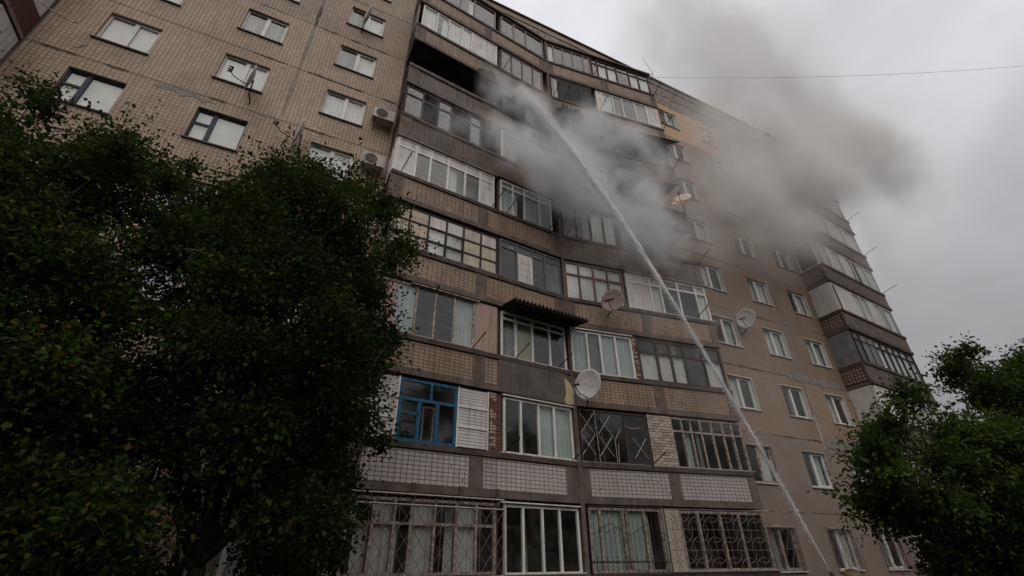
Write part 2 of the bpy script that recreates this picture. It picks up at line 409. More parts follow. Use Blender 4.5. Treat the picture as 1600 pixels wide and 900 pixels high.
# plinth, attic band and roof edge
for x0, x1 in ((-9.0, -2.42), (-2.42, 1.22), (14.34, 20.72), (20.72, 23.98)):
    panel(x0, x1, GZ, 0.8, [], 'plaster_low')
for x0, x1 in ((-22, -15.6), (-15.6, -9.0), (-9.0, -2.42), (-2.42, 1.22), (1.22, 7.85), (7.85, 14.34), (14.34, 20.72), (20.72, 23.98), (23.98, 31.0)):
    panel(x0, x1, 26.0, 26.95, [], 'parapet_tile' if x0 > -3 else 'wall_tile')
    panel(x0, x1, 26.95, 27.75, [], 'parapet_tile', y0=-0.012)
    panel(x0, x1, 27.75, 28.22, [], 'wall_tile' if x0 < 14 else 'parapet_tile', y0=-0.05)
mb = MB().box(XL, XR, -0.14, 0.5, 28.22, 28.30); build(mb, 'roof_edge', 'roof_metal', block)
mb = MB().box(XL, XR, 0.5, 12.0, 27.4, 27.6); build(mb, 'roof', 'dark_concrete', block)
# party walls, end walls and the rooms' dark back
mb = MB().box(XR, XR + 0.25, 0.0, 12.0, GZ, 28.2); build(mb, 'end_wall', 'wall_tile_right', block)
mb = MB().box(XL, XR, 12.0, 12.3, GZ, 28.2); build(mb, 'rear_wall', 'wall_tile', block)
mb = MB().box(XL - 0.25, XL, 0.0, 12.0, GZ, 28.2); build(mb, 'end_wall', 'wall_tile', block)
for n in range(0, 10):
    z = 0.72 + n * H
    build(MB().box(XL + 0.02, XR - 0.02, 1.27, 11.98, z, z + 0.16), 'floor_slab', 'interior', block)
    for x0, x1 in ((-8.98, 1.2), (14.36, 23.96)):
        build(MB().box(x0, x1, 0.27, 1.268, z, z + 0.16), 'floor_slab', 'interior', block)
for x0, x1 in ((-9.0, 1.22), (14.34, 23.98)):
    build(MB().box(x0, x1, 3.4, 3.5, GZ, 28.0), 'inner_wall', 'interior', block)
# seams: dark filler set back in the joints, smeared mastic standing proud in places
_SM = [0]
def smear(x0, x1, z0, z1, mat, vert=False, y=-0.004, amp=0.05, step=0.18):
    """an irregular hand-troweled patch along a joint"""
    _SM[0] += 1; y -= 0.00012 * (_SM[0] % 90)
    L0, L1 = (z0, z1) if vert else (x0, x1)
    c = (x0 + x1) / 2 if vert else (z0 + z1) / 2
    w = (x1 - x0) / 2 if vert else (z1 - z0) / 2
    k = max(3, int((L1 - L0) / step)); a = []; bb = []
    for i in range(k + 1):
        t = L0 + (L1 - L0) * i / k
        e = min(1, i / 1.5 + 0.15, (k - i) / 1.5 + 0.15)
        a.append((t, c + (w + jit(amp)) * e)); bb.append((t, c - (w + jit(amp)) * e))
    pts = a + bb[::-1]
    if vert: pts = [(q, p) for p, q in pts]
    mb = MB()
    for i in range(k):
        q = [a[i], a[i + 1], bb[i + 1], bb[i]]
        if vert: q = [(v, u) for u, v in q]
        mb.quad(*[(u, y, v) for u, v in q])
    return build(mb, 'joint_filler', mat, block)
for n in range(1, 11):
    z = 0.8 + (n - 1) * H
    for x0, x1, cs in BAYS:
        build(MB().box(x0, x1, 0.012, 0.1, z - 0.02, z + 0.02), 'joint', 'seam_dark', block)
for x in (-9.0, -2.42, 1.22, 14.34, 20.72, 23.98):
    build(MB().box(x - 0.02, x + 0.02, 0.014, 0.1, GZ, 28.0), 'joint', 'seam_dark', block)
for n in range(2, 10):
    z = 0.8 + (n - 1) * H
    for x0, x1, cs in BAYS:
        right = x0 > 10
        x = x0 + random.uniform(0, 0.6)
        while x < x1 - 0.5:
            L = random.uniform(0.5, 2.2)
            if random.random() < (0.9 if not right else 0.65):
                mt = random.choice(['seam_dark', 'seam_dark', 'mastic'] if not right else ['mastic', 'seam_dark', 'rust', 'pale_smear'])
                smear(x, min(x + L, x1), z - 0.032, z + 0.032, mt, amp=0.026, step=0.12)
            x += L + random.uniform(0.1, 0.9)
for z0 in np.arange(3.6, 27, 2.4):
    smear(-2.46, -2.38, z0, z0 + random.uniform(1.2, 2.3), random.choice(['seam_dark', 'pink_board', 'mastic']), True, amp=0.03, step=0.14)
    smear(20.66, 20.80, z0, z0 + random.uniform(1.5, 2.5), random.choice(['pale_smear', 'mastic', 'mastic']), True, amp=0.04, step=0.14)
for x0, x1, z, w in ((20.3, 23.8, 9.2, 0.14), (19.7, 21.3, 9.25, 0.18), (20.7, 22.4, 6.38, 0.22), (22.4, 23.9, 6.4, 0.1), (-5.9, -4.3, 14.62, 0.06), (20.3, 21.2, 14.85, 0.2)):
    smear(x0, x1, z - w, z + w, 'mastic', amp=0.07, step=0.13, y=-0.007)

# ------------------------------------------------------------------ windows in the plain walls
def drape(x0, x1, z0, z1, y, mat, parent, M, waves=None, amp=0.02, name='curtain'):
    w = x1 - x0; k = max(8, int(w / 0.035)); mb = MB()
    ph = random.uniform(0, 6); fr = random.uniform(28, 48)
    pts = [(x0 + w * i / k, y + amp * math.sin(ph + fr * w * i / k) + 0.4 * amp * math.sin(2.3 * fr * w * i / k)) for i in range(k + 1)]
    for i in range(k):
        (a, ya), (b_, yb) = pts[i], pts[i + 1]
        mb.quad((a, ya, z0), (b_, yb, z0), (b_, yb, z1), (a, ya, z1))
    return build(mb, name, mat, parent, M)
def bars(mb, xs, zs, fw_, y0, y1):
    """outer frame plus mullions at xs[1:-1] and transoms at zs[1:-1]"""
    for x in (xs[0], xs[-1] - fw_): mb.box(x, x + fw_, y0, y1, zs[0], zs[-1])
    for z in (zs[0], zs[-1] - fw_): mb.box(xs[0] + fw_, xs[-1] - fw_, y0, y1, z, z + fw_)
def wall_window(c, n):
    x0, w = COLS[c]; z0 = WZ0 + (n - 1) * H; x1 = x0 + w; z1 = z0 + WH
    right = c in 'DEF'
    blue = (c, n) in (('A', 5), ('B', 5), ('A', 3), ('B', 2))
    fmat = 'dark_blue_paint' if blue else ('old_white' if (c in 'D' and n < 3) else 'white_pvc')
    y0, y1 = (0.10, 0.17)
    mb = MB(); f_ = 0.055
    zi0 = z0 + 0.03
    if blue:
        xm = x0 + w * 0.36
        for x in (x0, x1 - f_): mb.box(x, x + f_, y0, y1, zi0, z1)
        for z in (zi0, z1 - f_): mb.box(x0 + f_, x1 - f_, y0, y1, z, z + f_)
        mb.box(xm - 0.06, xm + 0.06, y0 - 0.004, y1, zi0 + f_, z1 - f_)
        zt = z0 + WH * 0.58
        mb.box(x0 + f_, xm - 0.06, y0, y1, zt - 0.04, zt + 0.04)
        bays = [(x0 + f_, xm - 0.06, zi0 + f_, zt - 0.04), (x0 + f_, xm - 0.06, zt + 0.04, z1 - f_), (xm + 0.06, x1 - f_, zi0 + f_, z1 - f_)]
    else:
        xm = x0 + w * (0.5 if not right else 0.46)
        for x in (x0, x1 - f_): mb.box(x, x + f_, y0, y1, zi0, z1)
        for z in (zi0, z1 - f_): mb.box(x0 + f_, x1 - f_, y0, y1, z, z + f_)
        mb.box(xm - 0.045, xm + 0.045, y0 - 0.006, y1, zi0 + f_, z1 - f_)
        # opening sash inside the right-hand light
        a, b_, c0, c1 = xm + 0.045, x1 - f_, zi0 + f_, z1 - f_
        s = 0.035
        for x in (a, b_ - s): mb.box(x, x + s, y0 - 0.008, y1, c0, c1)
        for z in (c0, c1 - s): mb.box(a + s, b_ - s, y0 - 0.008, y1, z, z + s)
        bays = [(x0 + f_, xm - 0.045, zi0 + f_, z1 - f_), (a + s, b_ - s, c0 + s, c1 - s)]
    win = build(mb, 'window', fmat, block)
    for q in bays:
        build(MB().box(q[0], q[1], y0 + 0.028, y0 + 0.034, q[2], q[3]), 'pane', 'glass_clear', win)
    sill = 'dark_sill' if (not right or n > 5) else 'white_sill'
    build(MB().box(x0 - 0.05, x1 + 0.05, -0.06, y0 - 0.001, z0 - 0.02, z0 + 0.025), 'sill', sill, win)
    if right:   # pale painted reveal lining
        mb = MB()
        mb.box(x1 - 0.002, x1 + 0.045, -0.012, y0 - 0.002, z0 + 0.027, z1 + 0.04)
        if n < 5: mb.box(x0 - 0.03, x1 - 0.004, -0.012, y0 - 0.002, z1 - 0.003, z1 + 0.04)
        build(mb, 'reveal_trim', 'old_white' if n < 3 else 'white_sill', win)
    ch = {('A', 6): 'bb', ('B', 6): 'bb', ('A', 5): 'bbb', ('B', 5): 'bbb', ('B', 7): 'gg', ('C', 7): 'gw', ('C', 6): 'ww', ('C', 8): 'gb', ('C', 5): 'ww'}.get((c, n))
    if ch is None:
        ch = ''.join(random.choice('wgtw' if not right else 'wggt') for _ in bays)
    for q, k in zip(bays, ch):
        if k == 'b': build(MB().box(q[0] - 0.01, q[1] + 0.01, y1 + 0.02, y1 + 0.03, q[2] - 0.02, q[3] + 0.02), 'blind', 'blind_white', win)
        elif k == 'w': drape(q[0] - 0.02, q[1] + 0.02, q[2] - 0.03, q[3] + 0.03, y1 + 0.06, 'curtain_white', win, ID)
        elif k == 't': drape(q[0] - 0.02, q[1] + 0.02, q[2] - 0.03, q[3] + 0.03, y1 + 0.09, 'curtain_teal', win, ID)
        else:
            g = random.uniform(0.3, 0.8)
            drape(q[0] - 0.02, q[0] + (q[1] - q[0]) * g, q[2] - 0.03, q[3] + 0.03, y1 + 0.16, 'curtain_grey', win, ID)
    if n == 1:
        g = MB(); yg = -0.03
        for x in (x0 - 0.02, x1 + 0.02): g.tube([(x, yg, z0 - 0.02), (x, yg, z1 + 0.02)], 0.014)
        for z in (z0 + 0.03, (z0 + z1) / 2, z1 - 0.03): g.tube([(x0 - 0.02, yg, z), (x1 + 0.02, yg, z)], 0.011)
        for i in range(4):
            xa, xb = x0 + w * i / 4, x0 + w * (i + 1) / 4
            for za, zb in ((z0 + 0.03, (z0 + z1) / 2), ((z0 + z1) / 2, z1 - 0.03)):
                g.tube([(xa, yg, za), (xb, yg, zb)], 0.008, 4); g.tube([(xb, yg, za), (xa, yg, zb)], 0.008, 4)
        build(g, 'grille', 'brown_iron' if c != 'F' else 'rust', win)
    return win
for c in 'ABCDEF':
    for n in range(1, 10): wall_window(c, n)

# ------------------------------------------------------------------ balconies
PANE = {'h': 'glass_clear', 'g': 'glass_clear', 'c': 'glass_clear', 't': 'glass_clear', 'y': 'glass_clear', 'x': 'glass_smoked'}
SHEET = {'w': 'white_panel', 'p': 'pink_board', 'v': 'beige_board', 'k': 'dark_board', 'n': 'grey_board'}
CURT = {'c': 'curtain_white', 't': 'curtain_teal', 'y': 'curtain_yellow'}
def glazing(bal, M, n, xs, kinds, frame, rows=None, top=None, zb=1.80, zt=3.42, fw_=0.06, y=0.02, rowkinds=None):
    """a run of balcony glazing: one frame mesh, one object for every pane, board and curtain"""
    b = (n - 1) * H; z0, z1 = zb + b, zt + b
    zs = [z0] + [z0 + (z1 - z0) * r for r in (rows or [])] + [z1]
    mb = MB(); h = fw_ / 2
    mb.box(xs[0], xs[0] + fw_, y, y + 0.07, z0, z1); mb.box(xs[-1] - fw_, xs[-1], y, y + 0.07, z0, z1)
    for x in xs[1:-1]: mb.box(x - h, x + h, y - 0.004, y + 0.072, z0 + fw_, z1 - fw_)
    for z in (z0, z1 - fw_): mb.box(xs[0] + fw_, xs[-1] - fw_, y, y + 0.07, z, z + fw_)
    edges = [xs[0] + fw_] + [v for x in xs[1:-1] for v in (x - h, x + h)] + [xs[-1] - fw_]
    bays = [(edges[2 * i], edges[2 * i + 1]) for i in range(len(xs) - 1)]
    zz = [zs[0] + fw_] + [v for z in zs[1:-1] for v in (z - h, z + h)] + [zs[-1] - fw_]
    rws = [(zz[2 * i], zz[2 * i + 1]) for i in range(len(zs) - 1)]
    for (a, c) in bays:
        for z in zs[1:-1]: mb.box(a, c, y, y + 0.068, z - h, z + h)
    fo = build(mb, 'glazing_frame', frame, bal, M)
    for i, (a, c) in enumerate(bays):
        for j, (p, q) in enumerate(rws):
            k = kinds[i % len(kinds)]
            if rowkinds: k = rowkinds[j][i % len(rowkinds[j])]
            elif top and j == len(rws) - 1 and len(rws) > 1: k = top[i % len(top)]
            if k in PANE:
                build(MB().box(a, c, y + 0.028, y + 0.034, p, q), 'pane', PANE[k], bal, M)
                if k in 'gx' and random.random() < 0.6 and n not in (6, 7):
                    w = (c - a) * random.uniform(0.25, 0.8); s = random.choice((0, 1))
                    drape(a if s else c - w, a + w if s else c, p, q, y + 0.14, random.choice(('curtain_grey', 'curtain_white', 'curtain_teal')), bal, M)
            elif k in SHEET:
                build(MB().box(a, c, y + 0.02, y + 0.045, p, q), 'board', SHEET[k], bal, M)
            if k in CURT: drape(a - 0.02, c + 0.02, p - 0.02, q + 0.02, y + 0.10, CURT[k], bal, M)
    return fo
def board(bal, M, n, x0, x1, mat, zb=1.80, zt=3.42, y=0.02, name='board'):
    b = (n - 1) * H
    return build(MB().box(x0, x1, y, y + 0.05, zb + b, zt + b), name, mat, bal, M)
def siding(bal, M, n, x0, x1, mat='siding', zb=1.82, zt=3.42, groups=3, per=6):
    b = (n - 1) * H; hh = (zt - zb) / groups
    t = 0.045
    mb = MB(); mb.box(x0, x0 + t, -0.005, 0.05, zb + b, zt + b); mb.box(x1 - t, x1, -0.005, 0.05, zb + b, zt + b)
    for g in range(1, groups): mb.box(x0 + t, x1 - t, -0.004, 0.05, zb + b + g * hh - 0.02, zb + b + g * hh + 0.02)
    build(mb, 'siding_trim', 'white_pvc', bal, M)
    for g in range(groups):
        za = zb + b + g * hh + 0.02; ph = (hh - 0.04) / per
        for i in range(per):
            z = za + i * ph
            m = MB(); m.v = [(x0 + t, 0.018, z + 0.003), (x1 - t, 0.018, z + 0.003), (x1 - t, 0.026, z + ph), (x0 + t, 0.026, z + ph), (x0 + t, 0.06, z + 0.003), (x1 - t, 0.06, z + 0.003), (x1 - t, 0.06, z + ph), (x0 + t, 0.06, z + ph)]
            m.f = [(0, 1, 2, 3), (5, 4, 7, 6), (4, 5, 1, 0), (3, 2, 6, 7), (4, 0, 3, 7), (1, 5, 6, 2)]
            build(m, 'siding_plank', mat, bal, M)
def bricks(bal, M, n, x0, x1, mats, zb=1.80, zt=3.44, bl=0.23, bh=0.068, j=0.014, y=0.0, back='mortar_red'):
    b = (n - 1) * H
    build(MB().box(x0, x1, y + 0.022, y + 0.12, zb + b, zt + b), 'pier_core', back, bal, M)
    z = zb + b; r = 0
    cache = {}
    while z + bh < zt + b:
        xs = [x0]; x = x0 + (bl + j if r % 2 == 0 else (bl + j) / 2)
        while x < x1 - 0.05: xs.append(x); x += bl + j
        xs.append(x1 + j)
        for a, c in zip(xs[:-1], xs[1:]):
            d = jit(0.008); k = (round(c - a - j, 3))
            me = cache.get(k)
            if me is None:
                me = MB().box(0, c - a - j, 0, 0.03, 0, bh).mesh('brick'); me.materials.append(MATS[mats[0]]); cache[k] = me
            if len(mats) > 1:
                mt = random.choice(mats); key = (k, mt); me2 = cache.get(key)
                if me2 is None: me2 = me.copy(); me2.materials.clear(); me2.materials.append(MATS[mt]); cache[key] = me2
                me = me2
            put('brick', me, bal, M @ Matrix.Translation((a, y + d, z + jit(0.003))))
        z += bh + j; r += 1

def balcony(M, n, s0, s1, world_pts, tiled, pils, mat='balcony_tile', slab='concrete', side=None, soot=False, cope='dark_concrete'):
    """slab, parapet body, tile fields between pilasters and coping of one flat's balcony on one floor"""
    b = (n - 1) * H
    mb = MB().prism(world_pts, 0.68 + b, 0.84 + b)
    o = build(mb, 'balcony', slab, block)
    build(MB().box(s0, s1, 0.0, 0.10, 0.842 + b, 1.66 + b), 'parapet', 'dark_concrete' if not soot else 'soot', o, M)
    build(MB().box(s0, s1, -0.045, 0.0, 0.682 + b, 0.86 + b), 'slab_edge', slab, o, M)
    for a, c in tiled: build(MB().box(a, c, -0.014, -0.001, 0.865 + b, 1.63 + b), 'tile_field', mat, o, M)
    for a, c in pils: build(MB().box(a, c, -0.03, -0.001, 0.863 + b, 1.655 + b), 'pilaster', slab, o, M)
    build(MB().box(s0, s1, -0.06, 0.16, 1.662 + b, 1.795 + b), 'coping', cope, o, M)
    return o
def wpt(M, s, y=0.0):
    p = M @ Vector((s, y, 0)); return (p.x, p.y)
BACK = 1.0
mids_l, mids_r = 4.02, 2.68
pl0, pl1 = wpt(WL, 0), wpt(WL, mids_l); pr1, pr2 = wpt(WR, mids_r), (RX, RY)
POLY = {('l', 1): [pl0, pl1, (pl1[0], BACK), (pl0[0], BACK)],
        ('l', 2): [pl1, (KX, KY), (KX, BACK), (pl1[0], BACK)],
        ('r', 1): [(KX, KY), pr1, (pr1[0], BACK), (KX, BACK)],
        ('r', 2): [pr1, (RX, RY), (RX, BACK), (pr1[0], BACK)]}
BURNT = {('l', 1, 7), ('l', 1, 6), ('l', 2, 7), ('l', 2, 6), ('r', 1, 7), ('r', 1, 6), ('r', 2, 7), ('r', 2, 6), ('r', 2, 5)}
BAL = {}
for n in range(1, 10):
    pw = 'white_tile' if n <= 2 else 'balcony_tile'
    for w, u in (('l', 1), ('l', 2), ('r', 1), ('r', 2)):
        M = WL if w == 'l' else WR
        if (w, u) == ('l', 1): s0, s1, tl, pi = 0, 4.0, [(0.42, 3.16), (3.57, 4.0)], [(0.0, 0.42), (3.16, 3.57)]
        if (w, u) == ('l', 2): s0, s1, tl, pi = 4.004, LENL - 0.06, [(4.004, 6.28)], [(6.28, LENL - 0.06)]
        if (w, u) == ('r', 1): s0, s1, tl, pi = 0.06, 2.66, [(0.34, 2.66)], [(0.06, 0.34)]
        if (w, u) == ('r', 2): s0, s1, tl, pi = 2.664, LENR, [(2.664, 3.06), (3.46, 6.1)], [(3.06, 3.46), (6.1, LENR)]
        if (w, u, n) == ('l', 2, 3): tl = []
        soot = (w, u, n) in BURNT
        if (w, u, n) in BURNT or (w, u, n) in (('r', 1, 8), ('l', 2, 8), ('r', 1, 5)): pw_ = 'sooty_tile'
        else: pw_ = pw
        o = balcony(M, n, s0, s1, POLY[(w, u)], tl, pi, pw_, 'concrete', soot=soot)
        BAL[(w, u, n)] = o
        b = (n - 1) * H
        # back of the loggia: wall with a balcony door opening
        xa, xb = POLY[(w, u)][0][0], POLY[(w, u)][1][0]
        bm = 'soot' if soot else 'interior'
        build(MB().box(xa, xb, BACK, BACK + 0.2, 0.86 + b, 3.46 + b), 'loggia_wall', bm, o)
        if not soot:
            cx = (xa + xb) / 2
            dm = MB(); bars(dm, [cx - 0.35, cx + 0.35], [0.9 + b, 3.0 + b], 0.06, BACK - 0.05, BACK - 0.002)
            build(dm, 'door_frame', 'white_pvc', o); build(MB().box(cx - 0.29, cx + 0.29, BACK - 0.03, BACK - 0.02, 0.96 + b, 2.94 + b), 'door_pane', 'glass_smoked', o)
        else:  # soot-blackened soffit under the slab above
            pts = [(p[0] * 0.985 + 0.015 * 7.8, p[1] + 0.02) if p[1] < 0 else p for p in POLY[(w, u)]]
            build(MB().prism(pts, 3.462 + b, 3.476 + b), 'soffit', 'soot', o)
# canopies above the top balconies
for w, u in POLY:
    build(MB().prism([(p[0], p[1] - (0.1 if p[1] < 0 else 0)) for p in POLY[(w, u)]], 25.90, 26.0), 'canopy_slab', 'concrete', block)
# party walls between the flats and the end cheeks
for n in range(1, 10):
    b = (n - 1) * H
    for (px, py), m in ((pl1, 'dark_concrete'), (pr1, 'dark_concrete'), ((KX, KY), 'dark_concrete')):
        build(MB().box(px - 0.05, px + 0.05, py + 0.10, BACK, 0.842 + b, 3.478 + b), 'party_wall', m if n not in (6, 7) else 'soot', block)
    for px, py in ((LX, LY), (RX, RY)):
        d = 0.0 if px < 5 else -0.1
        build(MB().box(px + d, px + 0.1 + d, py + 0.102, -0.002, 0.842 + b, 1.66 + b), 'side_parapet', 'dark_concrete', block)
        build(MB().box(px + d - 0.03, px + 0.13 + d, py + 0.17, -0.002, 1.662 + b, 1.79 + b), 'side_coping', 'dark_concrete', block)
for px, y0_ in ((LX, 0.0), (RX, 0.0)):
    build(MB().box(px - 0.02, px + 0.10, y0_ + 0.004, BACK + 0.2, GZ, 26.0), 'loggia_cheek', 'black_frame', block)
# narrow pier that runs up the inner corner
build(MB().box(KX - 0.055, KX + 0.075, KY - 0.05, KY + 0.098, GZ, 6.3), 'corner_pier', 'concrete', block)
build(MB().box(KX - 0.055, KX + 0.06, KY - 0.035, KY + 0.098, 6.302, 25.88), 'corner_pier', 'concrete', block)
# base under the ground-floor balconies
build(MB().prism([(LX + .05, LY + .05), (KX, KY + .05), (RX - .05, RY + .05), (RX - .05, BACK), (LX + .05, BACK)], GZ, 0.678), 'balcony_base', 'dark_concrete', block)

# ---- what each flat has put into its balcony opening
G = lambda w, u, n, xs, kinds, frame, **k: glazing(BAL[(w, u, n)], WL if w == 'l' else WR, n, xs, kinds, frame, **k)
# left half, wide flats
G('l', 1, 9, [0.42, 1.15, 1.87, 2.6, 3.76], 'hhgh', 'grey_frame')
G('l', 1, 8, [0.2, 0.87, 1.44, 2.05, 2.55, 3.2, 3.86], 'cgccww', 'white_pvc')
G('l', 1, 6, [0.05, 0.74, 1.36, 1.89, 2.7, 3.17, 3.93], 'hohoho', 'burnt_wood', rows=[0.7])
G('l', 1, 5, [0.06, 0.75, 1.28, 1.94, 2.61, 3.21, 3.82], 'wgggxw', 'white_pvc', rows=[0.76], top='w', fw_=0.075)
G('l', 1, 4, [0.2, 0.82, 1.45, 2.07, 2.68, 3.33, 3.97], 'vvccvv', 'black_frame', rows=[0.33, 0.66], zb=1.8, zt=3.38,
  rowkinds=['vvccvv', 'vvccvv', 'vvwwvw'])
b3 = BAL[('l', 1, 3)]
board(b3, WL, 3, 0.06, 0.68, 'pink_board'); board(b3, WL, 3, 3.2, 3.98, 'pink_board')
G('l', 1, 3, [0.69, 1.32, 1.90, 2.51, 3.19], 'thht', 'old_white', y=0.03, fw_=0.055)
b2 = BAL[('l', 1, 2)]
siding(b2, WL, 2, 0.16, 1.13); siding(b2, WL, 2, 2.76, 3.72)
bl0, bl1, z0, z1 = 1.14, 2.75, 1.81 + H, 3.40 + H     # blue painted window of odd lights
mb = MB(); t = 0.075
for x in (bl0, bl1 - t): mb.box(x, x + t, 0.0, 0.08, z0, z1)
for z in (z0, z1 - t): mb.box(bl0 + t, bl1 - t, 0.0, 0.08, z, z + t)
zt_, xa, xb = z0 + 1.06, bl0 + 0.55, bl0 + 1.06
mb.box(bl0 + t, bl1 - t, -0.003, 0.08, zt_ - 0.04, zt_ + 0.04)
mb.box(xa - 0.05, xa + 0.05, -0.002, 0.08, z0 + t, zt_ - 0.04); mb.box(xb - 0.05, xb + 0.05, -0.002, 0.08, z0 + t, zt_ - 0.04)
mb.box(bl0 + 0.83, bl0 + 0.89, 0.0, 0.08, zt_ + 0.04, z1 - t)
mb.box(bl0 + t, xa - 0.05, 0.001, 0.08, zt_ - 0.40, zt_ - 0.33)
build(mb, 'glazing_frame', 'blue_paint', b2, WL)
for q in ((bl0 + t, bl0 + 0.83, zt_ + 0.04, z1 - t), (bl0 + 0.89, bl1 - t, zt_ + 0.04, z1 - t), (bl0 + t, xa - 0.05, zt_ - 0.33, zt_ - 0.04),
          (bl0 + t, xa - 0.05, z0 + t, zt_ - 0.40), (xa + 0.05, xb - 0.05, z0 + t, zt_ - 0.04), (xb + 0.05, bl1 - t, z0 + t, zt_ - 0.04)):
    build(MB().box(q[0], q[1], 0.03, 0.036, q[2], q[3]), 'pane', 'glass_clear', b2, WL)
mb = MB(); bars(mb, [2.0, 2.35], [z0 + 0.1, z0 + 1.1], 0.05, 0.55, 0.6); build(mb, 'inner_frame', 'grey_frame', b2, WL)
bricks(b2, WL, 2, 3.76, 3.95, ['brick_tan', 'brick_tan', 'brick_red'], bl=0.19, y=0.005)
bricks(b2, WL, 2, 3.965, 4.14, ['brick_red'], bl=0.17, y=0.03)
board(b2, WL, 2, 3.722, 3.755, 'dark_blue_paint', y=0.03, name='edge_trim')
# ground floor, flaking old joinery behind a full-width grille
b1 = BAL[('l', 1, 1)]
G('l', 1, 1, [0.3, 0.88, 1.37, 1.77, 2.35, 2.91, 3.45, 4.0], 'gcgcgcg', 'old_white', rows=[0.66], zb=1.82, zt=3.36, y=0.05)
# left half, narrow flats
G('l', 2, 9, [4.05, 4.81, 5.54, 6.6], 'hhh', 'grey_frame')
G('l', 2, 8, [4.07, 4.66, 5.26, 5.86, 6.45], 'hghh', 'pink_brown')
G('l', 2, 7, [4.1, 4.7, 5.3, 5.9, 6.5], 'xogo', 'burnt_wood', rows=[0.7])
G('l', 2, 6, [4.1, 4.75, 5.4, 6.05, 6.6], 'cgcc', 'white_pvc')
G('l', 2, 5, [4.07, 4.62, 5.14, 5.84, 6.42], 'tgtt', 'white_pvc', rows=[0.8], top='t')
G('l', 2, 4, [4.05, 4.75, 5.42, 5.95, 6.65], 'gwgn', 'grey_blue', rows=[0.8], top='gggg')
siding(BAL[('l', 2, 4)], WL, 4, 4.80, 5.38, 'siding', zb=1.86, zt=2.95, groups=1, per=4)
G('l', 2, 3, [4.12, 4.66, 5.29, 5.97, 6.63], 'gyhh', 'white_pvc', rows=[0.84], top='hhhh', zt=3.36, fw_=0.07)
G('l', 2, 2, [4.2, 4.79, 5.41, 5.98, 6.66], 'hhtt', 'white_pvc', zt=3.38, fw_=0.07)
G('l', 2, 1, [4.22, 4.80, 5.41, 5.98, 6.64], 'hhhh', 'white_pvc', zb=1.78, zt=3.36, fw_=0.07)
# right half, narrow flats
G('r', 1, 9, [0.08, 0.45, 1.0, 1.55, 2.19, 2.6], 'cgggg', 'grey_frame')
G('r', 1, 8, [0.1, 0.53, 1.14, 1.68, 2.38], 'gkkk', 'black_frame', y=-0.02)
G('r', 1, 6, [0.1, 0.7, 1.3, 1.9, 2.5], 'gccg', 'white_pvc')
G('r', 1, 5, [0.1, 0.75, 1.4, 2.0, 2.6], 'gxcc', 'brown_wood')
G('r', 1, 4, [0.08, 0.66, 1.27, 1.87, 2.52], 'cccc', 'pink_brown', rows=[0.66], top='cccc')
G('r', 1, 3, [0.08, 0.7, 1.22, 1.82, 2.48], 'tgtt', 'white_pvc', zt=3.38, fw_=0.075)
bricks(BAL[('r', 1, 3)], WR, 3, 2.49, 2.66, ['brick_tan', 'brick_red'], bl=0.17)
G('r', 1, 2, [0.15, 0.9, 1.75, 2.58], 'hhk', 'brown_wood')
G('r', 1, 1, [0.2, 0.55, 1.28, 1.42, 2.0, 2.58], 'ttttg', 'old_white', zt=3.40, fw_=0.07)
# right half, wide flats
G('r', 2, 9, [2.66, 3.04, 3.61, 4.21, 4.99, 5.59, 6.28], 'gccgcc', 'brown_wood', rows=[0.74], top='g')
G('r', 2, 8, [2.66, 3.0, 3.62, 4.18, 4.94, 5.63, 6.34], 'wtgggw', 'white_pvc')
G('r', 2, 7, [2.7, 3.3, 3.9, 4.5, 5.1, 5.7, 6.3], 'oxokok', 'burnt_wood', rows=[0.7])
G('r', 2, 5, [2.7, 3.4, 4.1, 4.9], 'gxo', 'burnt_wood')
G('r', 2, 4, [2.66, 3.73, 4.21, 5.04, 5.89, 6.40], 'wcgxc', 'white_pvc', rows=[0.76], top='wcggc', fw_=0.075)
G('r', 2, 3, [2.69, 3.48, 4.08, 4.67, 5.5, 6.36], 'cccgc', 'brown_wood', rows=[0.68], top='x', fw_=0.08)
bb2 = BAL[('r', 2, 2)]
bricks(BAL[('r', 1, 2)], WR, 2, 2.62, 3.50, ['brick_pale', 'brick_pale', 'brick_tan'], bl=0.2, bh=0.075, j=0.016, y=0.0, back='mortar_red')
G('r', 2, 2, [3.51, 3.95, 4.3, 4.7, 5.15, 5.6, 6.0, 6.40], 'hgxhhhg', 'old_white', rows=[0.72], top='hhhhhhh', fw_=0.055)
board(BAL[('r', 2, 1)], WR, 1, 2.62, 3.2, 'beige_board')
G('r', 2, 1, [3.21, 3.9, 4.71, 5.42, 6.40], 'hhhh', 'old_white', zt=3.38, fw_=0.075)
# side glazing where the end balconies return to the wall
def side_fill(px, n, mat, frame=None, zb=1.80, zt=3.42):
    b = (n - 1) * H
    o = BAL[('l', 1, n)]
    if frame:
        mb = MB()
        for y in (LY + 0.1, LY + 0.6, -0.07): mb.box(px, px + 0.06, y, y + 0.06, zb + b, zt + b)
        for z in (zb, zt - 0.06): mb.box(px + 0.002, px + 0.058, LY + 0.16, -0.07, z + b, z + 0.06 + b)
        build(mb, 'side_frame', frame, o)
        for ya, yb in ((LY + 0.16, LY + 0.6), (LY + 0.66, -0.07)):
            build(MB().box(px + 0.025, px + 0.035, ya, yb, zb + 0.06 + b, zt - 0.06 + b), 'side_pane', mat, o)
    else: build(MB().box(px, px + 0.06, LY + 0.1, -0.003, zb + b, zt + b), 'side_board', mat, o)
side_fill(LX, 9, 'glass_clear', 'grey_frame'); side_fill(LX, 8, 'balcony_tile'); side_fill(LX, 6, 'glass_smoked', 'burnt_wood')
side_fill(LX, 5, 'white_panel', 'white_pvc'); side_fill(LX, 4, 'beige_board', 'black_frame'); side_fill(LX, 3, 'pink_board')
